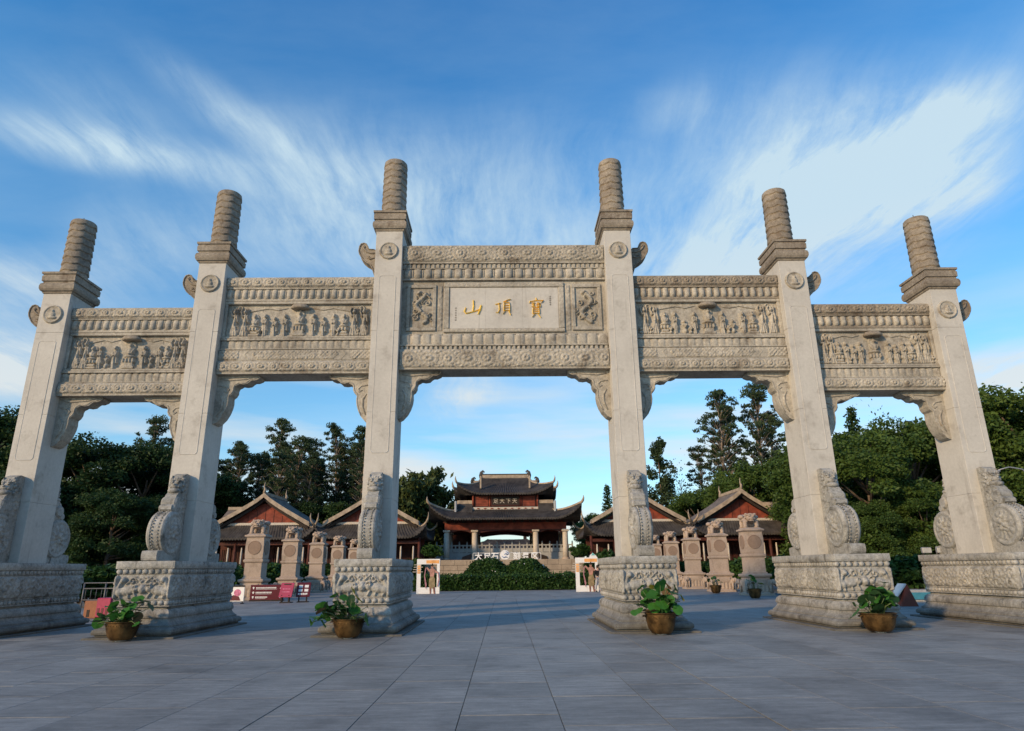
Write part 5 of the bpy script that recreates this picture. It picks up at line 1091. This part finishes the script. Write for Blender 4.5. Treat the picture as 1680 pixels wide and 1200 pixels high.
def pot(x, y, seed, lab, rad, hgt, leaves, plab):
    t = thing('potted_lotus', lab, 'potted plant', (x, y, 0), 0, 'brass pots with lotus plants'); rr = random.Random(seed)
    prof = [(rad*.60, .03), (rad*.66, .05), (rad*.80, hgt*.25), (rad*.93, hgt*.6), (rad*.99, hgt*.9), (rad*1.0, hgt*.96), (rad*1.07, hgt*.965), (rad*1.08, hgt), (rad*.99, hgt), (rad*.95, hgt*.9), (rad*.9, hgt*.86)]
    p = MB().lathe(0, 0, prof, 40).build('pot', M_BRASS, t); MB().lathe(0, 0, [(rad*.9, hgt*.84), (rad*.9, hgt*.87)], 24).build('soil', M_SOIL, p)
    for s in (-1, 1): MB().tube([(s*rad*1.0, -.07, hgt*.86), (s*rad*1.13, -.06, hgt*.84), (s*rad*1.15, 0, hgt*.83), (s*rad*1.13, .06, hgt*.84), (s*rad, .07, hgt*.86)], .016, 6).build('ring_handle', M_BRASS, p)
    fr = MB(); 
    for k in range(30):
        a = 2*PI*k/30; fr.ball((math.cos(a)*rad*.975, math.sin(a)*rad*.975, hgt*.80), .014, 6, 4)
    tag(fr.build('stud_row', M_BRASS, p), kind='stuff'); MB().lathe(0, 0, [(rad*.30, 0), (rad*.34, .012), (rad*.34, .03)], 16).build('foot_pad', M_WHITE, p)
    for (lx, ly, lz, lr, tilt, az, mt) in leaves:
        vs, fs = round_leaf(None, lr, rr.uniform(-.1, .22), rr.uniform(0, 6), rr); M = Matrix.Translation((lx, ly, lz)) @ Matrix.Rotation(az, 4, 'Z') @ Matrix.Rotation(tilt, 4, 'Y')
        m = MB().add([tuple(M @ Vector(v)) for v in vs], fs, True); lf = m.build('leaf', mt, t)
        MB().tube([(lx*.25+rr.uniform(-.05, .05), ly*.25, hgt*.85), (lx*.62, ly*.62, (hgt+lz)/2+.04), (lx, ly, lz)], [.010, .009, .007], 5).build('stalk', M_STEM, lf)
    return t
def rleaves(seed, n, spx, spz, cx, cz, r0, extra=()):
    rr = random.Random(seed); L = []
    for k in range(n):
        x = cx+rr.gauss(0, spx); y = rr.gauss(-.05, .2); z = cz+rr.gauss(0, spz)-.35*abs(x-cx)*.6; mt = rr.choices([M_LOT, M_LOTD, M_LOTY, M_LOTB], [6, 4, .5, .4])[0]; y = min(y, .22)
        L.append((x, y, max(z, .42), r0*rr.uniform(.55, 1.15), rr.uniform(-.9, .9)+(.5 if x > cx else -.5), rr.uniform(-.6, .6)-PI/2*(rr.random() < .5), mt))
    return L+list(extra)
pot(-9.50, -2.25, 1, 'brass pot with dark round leaves at the left, in front of the outer left pedestal', .385, .46, rleaves(3, 34, .26, .11, .0, .68, .15, [(.45, 0, .92, .15, .3, 0, M_LOTD), (.28, 0, .86, .16, -.3, 0, M_LOTD), (.62, 0, .78, .12, .9, 0, M_LOTD), (-.3, -.1, .62, .17, -.5, 0, M_LOT), (.1, -.05, .8, .14, .2, .5, M_LOTD)]), '')
pot(-3.93, -2.25, 2, 'brass pot whose leaves droop far to its left, at the inner left pedestal', .38, .46, rleaves(5, 40, .26, .12, -.20, .72, .15, [(-.95, 0, .38, .09, 1.3, 0, M_LOT), (-.7, -.05, .52, .12, -1.0, 0, M_LOT), (-.62, -.1, .36, .14, 1.0, .4, M_LOT), (.06, 0, 1.12, .10, 1.0, 0, M_LOTY), (.22, 0, .92, .12, .8, 0, M_LOTY), (.45, 0, .74, .05, 1.2, 0, M_LOTD), (-.5, -.1, .62, .14, -.8, 0, M_LOTY)]), '')
pot(3.86, -2.22, 3, 'brass pot with a tall mound of bright and yellowing leaves at the inner right pedestal', .385, .52, rleaves(8, 38, .22, .16, -.02, .84, .17, [(-.12, 0, 1.12, .13, .5, 1, M_LOTY), (.22, 0, 1.16, .14, .9, 0, M_LOTB), (.42, 0, 1.1, .11, 1.2, 0, M_LOTD), (.58, 0, .86, .10, 1.1, 0, M_LOTY), (-.52, 0, .70, .06, 1.3, 0, M_LOTD), (-.2, -.2, .92, .17, -.7, 1.3, M_LOT), (0, -.3, .72, .17, .8, -1.4, M_LOT), (-.2, -.25, .64, .16, .9, -1.5, M_LOT)]), '')
pot(9.28, -2.35, 4, 'wide brass pot with fresh green round leaves at the outer right pedestal', .415, .46, rleaves(12, 38, .23, .13, .0, .76, .17, [(.08, -.15, .92, .14, 1.0, -1.3, M_LOT), (.02, .05, 1.06, .16, .4, 0, M_LOTD), (.3, -.1, .78, .17, .9, -1.2, M_LOT), (-.55, 0, .66, .07, 1.2, 0, M_LOTD), (-.35, 0, .7, .09, -1.0, 0, M_LOTD), (-.15, 0, .95, .10, .3, 0, M_LOTY)]), '')
for x, y, k, lab in ((13.2, 23.9, 5, 'small dark pot plant between the first two stone posts on the right'), (12.95, 16.4, 6, 'small dark pot plant left of the outer right pedestal')):
    pot(x, y, k, lab, .34, .5, rleaves(k+20, 10, .2, .15, 0, .8, .14), '')['group'] = 'small pot plants by the right-hand posts'
# ------------------------------------------------------------------ photo frames, signs, people
M_MAG = mat_plain('magenta_print', (.30, .02, .07), rough=.45, var=.1); M_MAR = mat_plain('maroon_board', (.10, .010, .018), rough=.45, var=.12); M_PINK = mat_plain('pink_print', (.48, .14, .24), rough=.5, var=.5, scale=9); M_OR = mat_plain('orange_print', (.75, .36, .12), rough=.5, var=.25, scale=2); M_TEAL = mat_plain('teal_print', (.15, .42, .42), rough=.5)
M_SKIN = mat_plain('printed_skin', (.42, .22, .17), rough=.6, var=.25, scale=5); M_BRN = mat_plain('printed_brown', (.22, .10, .07), rough=.6, var=.4, scale=6); M_OLV = mat_plain('printed_olive', (.26, .20, .11), rough=.6, var=.4, scale=6)
def photo_frame(x, y, lab, flip, hat):
    t = thing('photo_frame', lab, 'photo frame', (x, y, 0), 0, 'white photo frames beside the hedge')
    W, H = 1.62, 2.34; b = MB(); b.box(-W/2, W/2, -.04, .04, 0, .42).box(-W/2, W/2, -.04, .04, 1.98, H).box(-W/2, -W/2+.28, -.04, .04, .42, 1.98).box(W/2-.2, W/2, -.04, .04, .42, 1.98); o = b.build('frame_board', M_WHITE, t)
    MB().box(-.15, W/2-.05, -.046, -.041, 2.03, 2.26).build('orange_band', M_OR, o); MB().box(-W/2+.04, -W/2+.26, -.046, -.041, 1.35, 1.9).build('ornament', M_OR, o)
    for k in range(4): MB().box(-W/2-.30+.04*k, -W/2+.42-.1*(k % 2), -.052, -.047, 1.45+.16*k, 1.49+.16*k).build('cloud_bar', M_CREAM, o)
    MB().box(-.06, .06, .04, .6, 0, .05).build('foot', M_DARK, t)
    if hat: MB().prism([(.2, 2.34), (.78, 2.34), (.72, 2.46), (.48, 2.66), (.28, 2.5)], -.04, .04).build('cloud_top', M_WHITE, o); MB().prism([(.35, 2.48), (.65, 2.48), (.48, 2.68)], -.05, -.041).build('teal_peak', M_TEAL, o)
    # printed dancer, cut out along its outline and fixed in front of the frame
    cx = .28; f = thing_part('dancer_cutout', t)
    def part(nm, mat, polys, yy):
        m = MB()
        for P in polys: m.prism([(cx+u, v) for u, v in P], yy, yy+.012)
        m.build(nm, mat, f)
    def ov(a, c, ra, rc, n=12): return [(a+ra*math.cos(2*PI*i/n), c+rc*math.sin(2*PI*i/n)) for i in range(n)]
    part('legs', M_BRN, [[(-.14, 0), (-.06, 0), (-.04, .9), (-.2, .9)], [(.14, 0), (.24, 0), (.16, .9), (.0, .9)]], -.075)
    part('skirt', M_OLV, [[(-.22, .5), (.0, .35), (.22, .48), (.2, 1.0), (.1, 1.22), (-.1, 1.22), (-.2, .95)]], -.09)
    part('body', M_SKIN, [[(-.13, 1.15), (.13, 1.15), (.20, 1.62), (.08, 1.70), (-.08, 1.70), (-.20, 1.6)], ov(0, 1.80, .085, .11), [(.18, 1.6), (.42, 1.45), (.40, 1.35), (.15, 1.45)], [(-.18, 1.62), (-.36, 1.8), (-.42, 1.72), (-.2, 1.45)]], -.105)
    part('hair', M_DARK, [ov(0, 1.9, .09, .07), ov(.0, 1.98, .045, .05)], -.12); part('sash', mat_plain('dusty_rose_print', (.36, .17, .19), var=.3), [[(-.42, 1.72), (-.5, 1.2), (-.36, .6), (-.42, .3), (-.48, .6), (-.56, 1.2), (-.48, 1.78)], [(.40, 1.4), (.46, 1.0), (.36, .5), (.42, .45), (.52, 1.0), (.46, 1.45)]], -.11)
    return t
def thing_part(name, parent):
    o = MB().box(.27, .29, -.09, -.05, 0, .02).build(name, M_WHITE, parent); return o
photo_frame(-5.43, 29.4, 'white standing photo frame with printed dancer, left of the hedge', 1, False)
photo_frame(5.88, 30.1, 'white standing photo frame with printed dancer and teal peak, right of the hedge', 1, True)
def wayfinder():
    t = thing('direction_sign', 'low wide maroon direction board with three white lines and arrows', 'sign', (-13.6, 20.3, 0), R(3))
    b = MB().bbox(-.93, .93, -.05, .05, .06, .88, .01).build('board', M_MAR, t); MB().bbox(-.97, .97, -.06, .06, .0, .07, .01).build('base', M_DARK, t)
    for k in range(3):
        z = .68-.25*k; r = random.Random(k)
        m = MB(); x = -.62
        while x < .45-.2*k: w = r.uniform(.035, .06); m.box(x, x+w, -.058, -.051, z, z+.07); x += w+.018
        m.build('white_text_line', M_WHITE, b)
        MB().box(-.62, .55-.3*k, -.058, -.051, z-.05, z-.035).build('white_rule', M_WHITE, b)
        MB().prism([(-.84, z+.04), (-.76, z+.10), (-.68, z+.04), (-.73, z+.04), (-.73, z-.03), (-.79, z-.03), (-.79, z+.04)], -.058, -.051).build('arrow', M_WHITE, b)
        MB().prism([(.70, z), (.78, z+.07), (.78, z-.02)], -.058, -.051).build('pictogram', M_WHITE, b)
wayfinder()
def lectern(x, y, rz, lab, mat, kind):
    t = thing('lectern_sign', lab, 'sign', (x, y, 0), rz, 'slanted lectern signs on the left'); 
    b = MB().bbox(-.36, .36, -.03, .03, 0, .78, .01); M = Matrix.Translation((0, 0, .28)) @ Matrix.Rotation(R(-22), 4, 'X'); b.xf(M); p = b.build('panel', mat, t)
    def flat(x0, x1, z0, z1, m, nm): q = MB().box(x0, x1, -.037, -.031, z0, z1); q.xf(M); q.build(nm, m, p)
    if kind == 0:
        for k in range(2): flat(-.22, .2, .42-.16*k, .46-.16*k, M_PINK, 'text_line')
        flat(-.2, .2, .66, .72, M_DARK, 'title_strip')
    else:
        for a in (0, 1):
            for c in (0, 1): flat(-.25+a*.3, -.05+a*.3, .28+c*.22, .42+c*.22, M_WHITE, 'pale_square')
        for k in range(6): flat(-.26+k*.085, -.20+k*.085, .10, .2, M_WHITE, 'small_letter')
    MB().bbox(-.3, .3, 0, .4, 0, .05, .01).build('base', M_DARK, t)
    for s in (-.2, .2): MB().box(s-.03, s+.03, .0, .14, .05, .4).build('leg', M_DARK, t)
lectern(-11.72, 17.6, R(-6), 'slanted magenta lectern sign, left one of the pair', M_MAG, 0); lectern(-10.9, 18.0, R(8), 'slanted maroon lectern sign with four pale squares', M_MAR, 1)
t = thing('poster_stand', 'small white poster stand with a pink flower picture beside the outer left pedestal', 'poster stand', (-14.1, 17.2, 0), R(-5))
b = MB().bbox(-.36, .36, -.02, .02, .12, .84, .005).build('poster', M_WHITE, t); MB().bbox(-.37, .37, -.03, .03, .84, .92, .005).build('top_rail', M_DARK, t)
fl = MB(); fl.ring_loft([[(.0+r*math.cos(2*PI*i/16), y, .55+r*math.sin(2*PI*i/16)*.9) for i in range(16)] for r, y in ((.2, -.021), (.19, -.028), (.01, -.028))], False, True); fl.build('flower_print', M_PINK, b); MB().prism([(-.36, .16), (.2, .16), (.1, .36), (-.2, .44), (-.36, .36)], -.028, -.0205).build('dark_print', M_MAR, b)
for s in (-1, 1): MB().box(s*.3-.02, s*.3+.02, -.2, .2, 0, .04).box(s*.3-.02, s*.3+.02, -.02, .02, 0, .14).build('leg', M_DARK, t)
t = thing('ticket_box', 'red and brown box with cut-out windows near the outer left pedestal', 'box', (-15.35, 6.9, 0), R(-10))
b = MB().bbox(-.45, .1, -.25, .25, 0, .62, .02).build('brown_side', mat_plain('brown_board', (.25, .10, .05)), t); c = MB().bbox(.1, .68, -.3, .25, 0.04, .72, .02).build('red_front', M_MAG, t)
for k in range(3): MB().box(.17+k*.17, .26+k*.17, -.31, -.301, .12, .36).build('slot', M_MAR, c)
MB().box(-.3, -.18, -.26, -.251, .05, .3).build('slot', M_DARK, b)
M_RAIL = mat_plain('dull_steel', (.13, .13, .14), rough=.5, metal=.5)
t = thing('crowd_barrier', 'steel crowd barrier rails at the left behind the red box', 'barrier', (-16.2, 9.5, 0))
for z in (.55, 1.0, 1.22): MB().tube([(-1.4, 0, z), (1.3, 0, z)], .025, 6).build('rail', M_RAIL, t)
for x in (-1.4, -.5, .4, 1.3): MB().tube([(x, 0, 0), (x, 0, 1.24)], .03, 6).build('post', M_RAIL, t)
for k in range(12): MB().tube([(-1.3+k*.22, 0, .55), (-1.3+k*.22, 0, 1.0)], .012, 4).build('bar', M_RAIL, t)
MB().bbox(.55, 1.05, -.06, -.03, .95, 1.2, .01).build('white_notice', mat_plain('lilac_notice', (.55, .55, .75)), t)
# info kiosk and low stage on the right
t = thing('info_lectern', 'brown wedge-shaped information stand with a pale blue top on the right', 'information stand', (15.95, 8.5, 0), R(-6))
MB().prism([(-.02, 0), (.62, 0), (.30, .86), (.22, .86)], -.3, .3).build('wedge', mat_plain('rust_metal', (.13, .035, .025), rough=.5), t)
MB().prism([(-.25, .30), (-.21, .28), (.27, .84), (.23, .87)], -.34, .34).build('reading_panel', mat_plain('pale_blue_panel', (.22, .32, .42), rough=.3, spec=.6), t)
t = thing('low_stage', 'low grey stage with steps and a cyan banner at the right', 'stage', (19.4, 12.5, 0))
for k in range(3): MB().bbox(-2.2+.15*k, 2.4-.15*k, -.9+.35*k, 2.0, .16*k, .16*(k+1), .01).build('step', M_BAL, t)
MB().box(-1.9, .6, -.96, -.92, .10, .40).build('banner', mat_plain('cyan_banner', (.05, .22, .30), rough=.6), t)
MB().bbox(-2.6, -2.35, -1.1, -.85, 0, .5, .01).build('pink_panel', M_PINK, t)
t = thing('street_lamp', 'tall street lamp with one curved arm at the right edge', 'street lamp', (35.9, 25.5, 0))
MB().tube([(0, 0, 0), (0, 0, 4), (0, 0, 7.6)], [.09, .07, .05], 8).build('pole', M_DARK, t); MB().tube([(0, 0, 7.4), (-.3, 0, 7.8), (-1.2, 0, 7.95), (-2.0, 0, 7.75)], [.05, .045, .045, .04], 6).build('arm', M_LAMP, t); MB().bbox(-2.5, -1.9, -.12, .12, 7.62, 7.74, .03).build('lamp_head', M_LAMP, t); MB().tube([(0, 0, 7.5), (.6, 0, 8.0)], .04, 6).build('stub_arm', M_LAMP, t)
# visitor in black
def skin_mesh(name, verts, edges, radii, mat, sub=1):
    me = bpy.data.meshes.new(name); me.from_pydata(verts, edges, []); o = bpy.data.objects.new(name, me); col.objects.link(o)
    md = o.modifiers.new('s', 'SKIN'); ss = o.modifiers.new('u', 'SUBSURF'); ss.levels = sub; ss.render_levels = sub
    for i, r_ in enumerate(radii): me.skin_vertices[0].data[i].radius = (r_, r_) if not hasattr(r_, '__len__') else r_
    me.skin_vertices[0].data[0].use_root = True
    dg = bpy.context.evaluated_depsgraph_get(); m2 = bpy.data.meshes.new_from_object(o.evaluated_get(dg)); bpy.data.objects.remove(o); m2.name = name; m2.materials.clear(); m2.materials.append(mat)
    m2.polygons.foreach_set('use_smooth', np.ones(len(m2.polygons), dtype=bool)); return m2
def person():
    t = thing('person', 'person in black top and light grey trousers walking beside the right photo frame', 'person', (6.60, 29.55, 0), R(20))
    body = [(0, 0, .95), (0, 0, 1.2), (0, 0, 1.42), (0, -.01, 1.52), (0, -.02, 1.66), (.19, 0, 1.40), (.25, -.02, 1.12), (.24, -.16, .90), (.235, -.22, .82), (-.19, 0, 1.40), (-.25, .04, 1.12), (-.24, .02, .88), (-.24, 0, .80), (.1, 0, .88), (.12, -.08, .50), (.12, -.02, .08), (.12, -.16, .04), (-.1, 0, .88), (-.11, .10, .50), (-.11, .26, .12), (-.11, .14, .04)]
    ed = [(0, 1), (1, 2), (2, 3), (3, 4), (2, 5), (5, 6), (6, 7), (7, 8), (2, 9), (9, 10), (10, 11), (11, 12), (0, 13), (13, 14), (14, 15), (15, 16), (0, 17), (17, 18), (18, 19), (19, 20)]
    rad = [.13, .12, .14, .055, .105, .06, .045, .035, .04, .06, .045, .035, .04, .085, .06, .045, .04, .085, .06, .045, .04]
    b = put('body', skin_mesh('body', body, ed, rad, mat_plain('skin', (.45, .27, .2)), 2), t)
    jk = [0, 1, 2, 5, 6, 7, 9, 10, 11]; mp = {v: i for i, v in enumerate(jk)}
    je = [(mp[a], mp[c]) for a, c in ed if a in mp and c in mp]; put('jacket', skin_mesh('jacket', [body[v] for v in jk], je, [rad[v]+.03 for v in jk], mat_plain('black_cloth', (.012, .012, .014), rough=.85), 2), b)
    tv = [0, 13, 14, 15, 17, 18, 19]; mp = {v: i for i, v in enumerate(tv)}; te = [(mp[a], mp[c]) for a, c in ed if a in mp and c in mp]; put('trousers', skin_mesh('trousers', [body[v] for v in tv], te, [rad[v]+.025 for v in tv], mat_plain('grey_cloth', (.38, .38, .40), rough=.85), 2), b)
    h = MB().ball((0, 0, 1.70), (.115, .12, .13), 12, 8).ball((0, .05, 1.64), (.10, .08, .13), 10, 6); h.build('hair', M_DARK, b)
    for s in (-1, 1): MB().ball((s*.12, -.10+(.2 if s < 0 else 0), .045), (.05, .13, .045), 10, 6).build('shoe', M_DARK, b); MB().ball((s*.11, -.01, 1.66), (.018, .03, .035), 8, 5).build('ear', MATS['skin'], b)
    MB().tube([(0, -.115, 1.69), (0, -.15, 1.65), (0, -.12, 1.64)], [.012, .02, .014], 6).build('nose', MATS['skin'], b)
person()
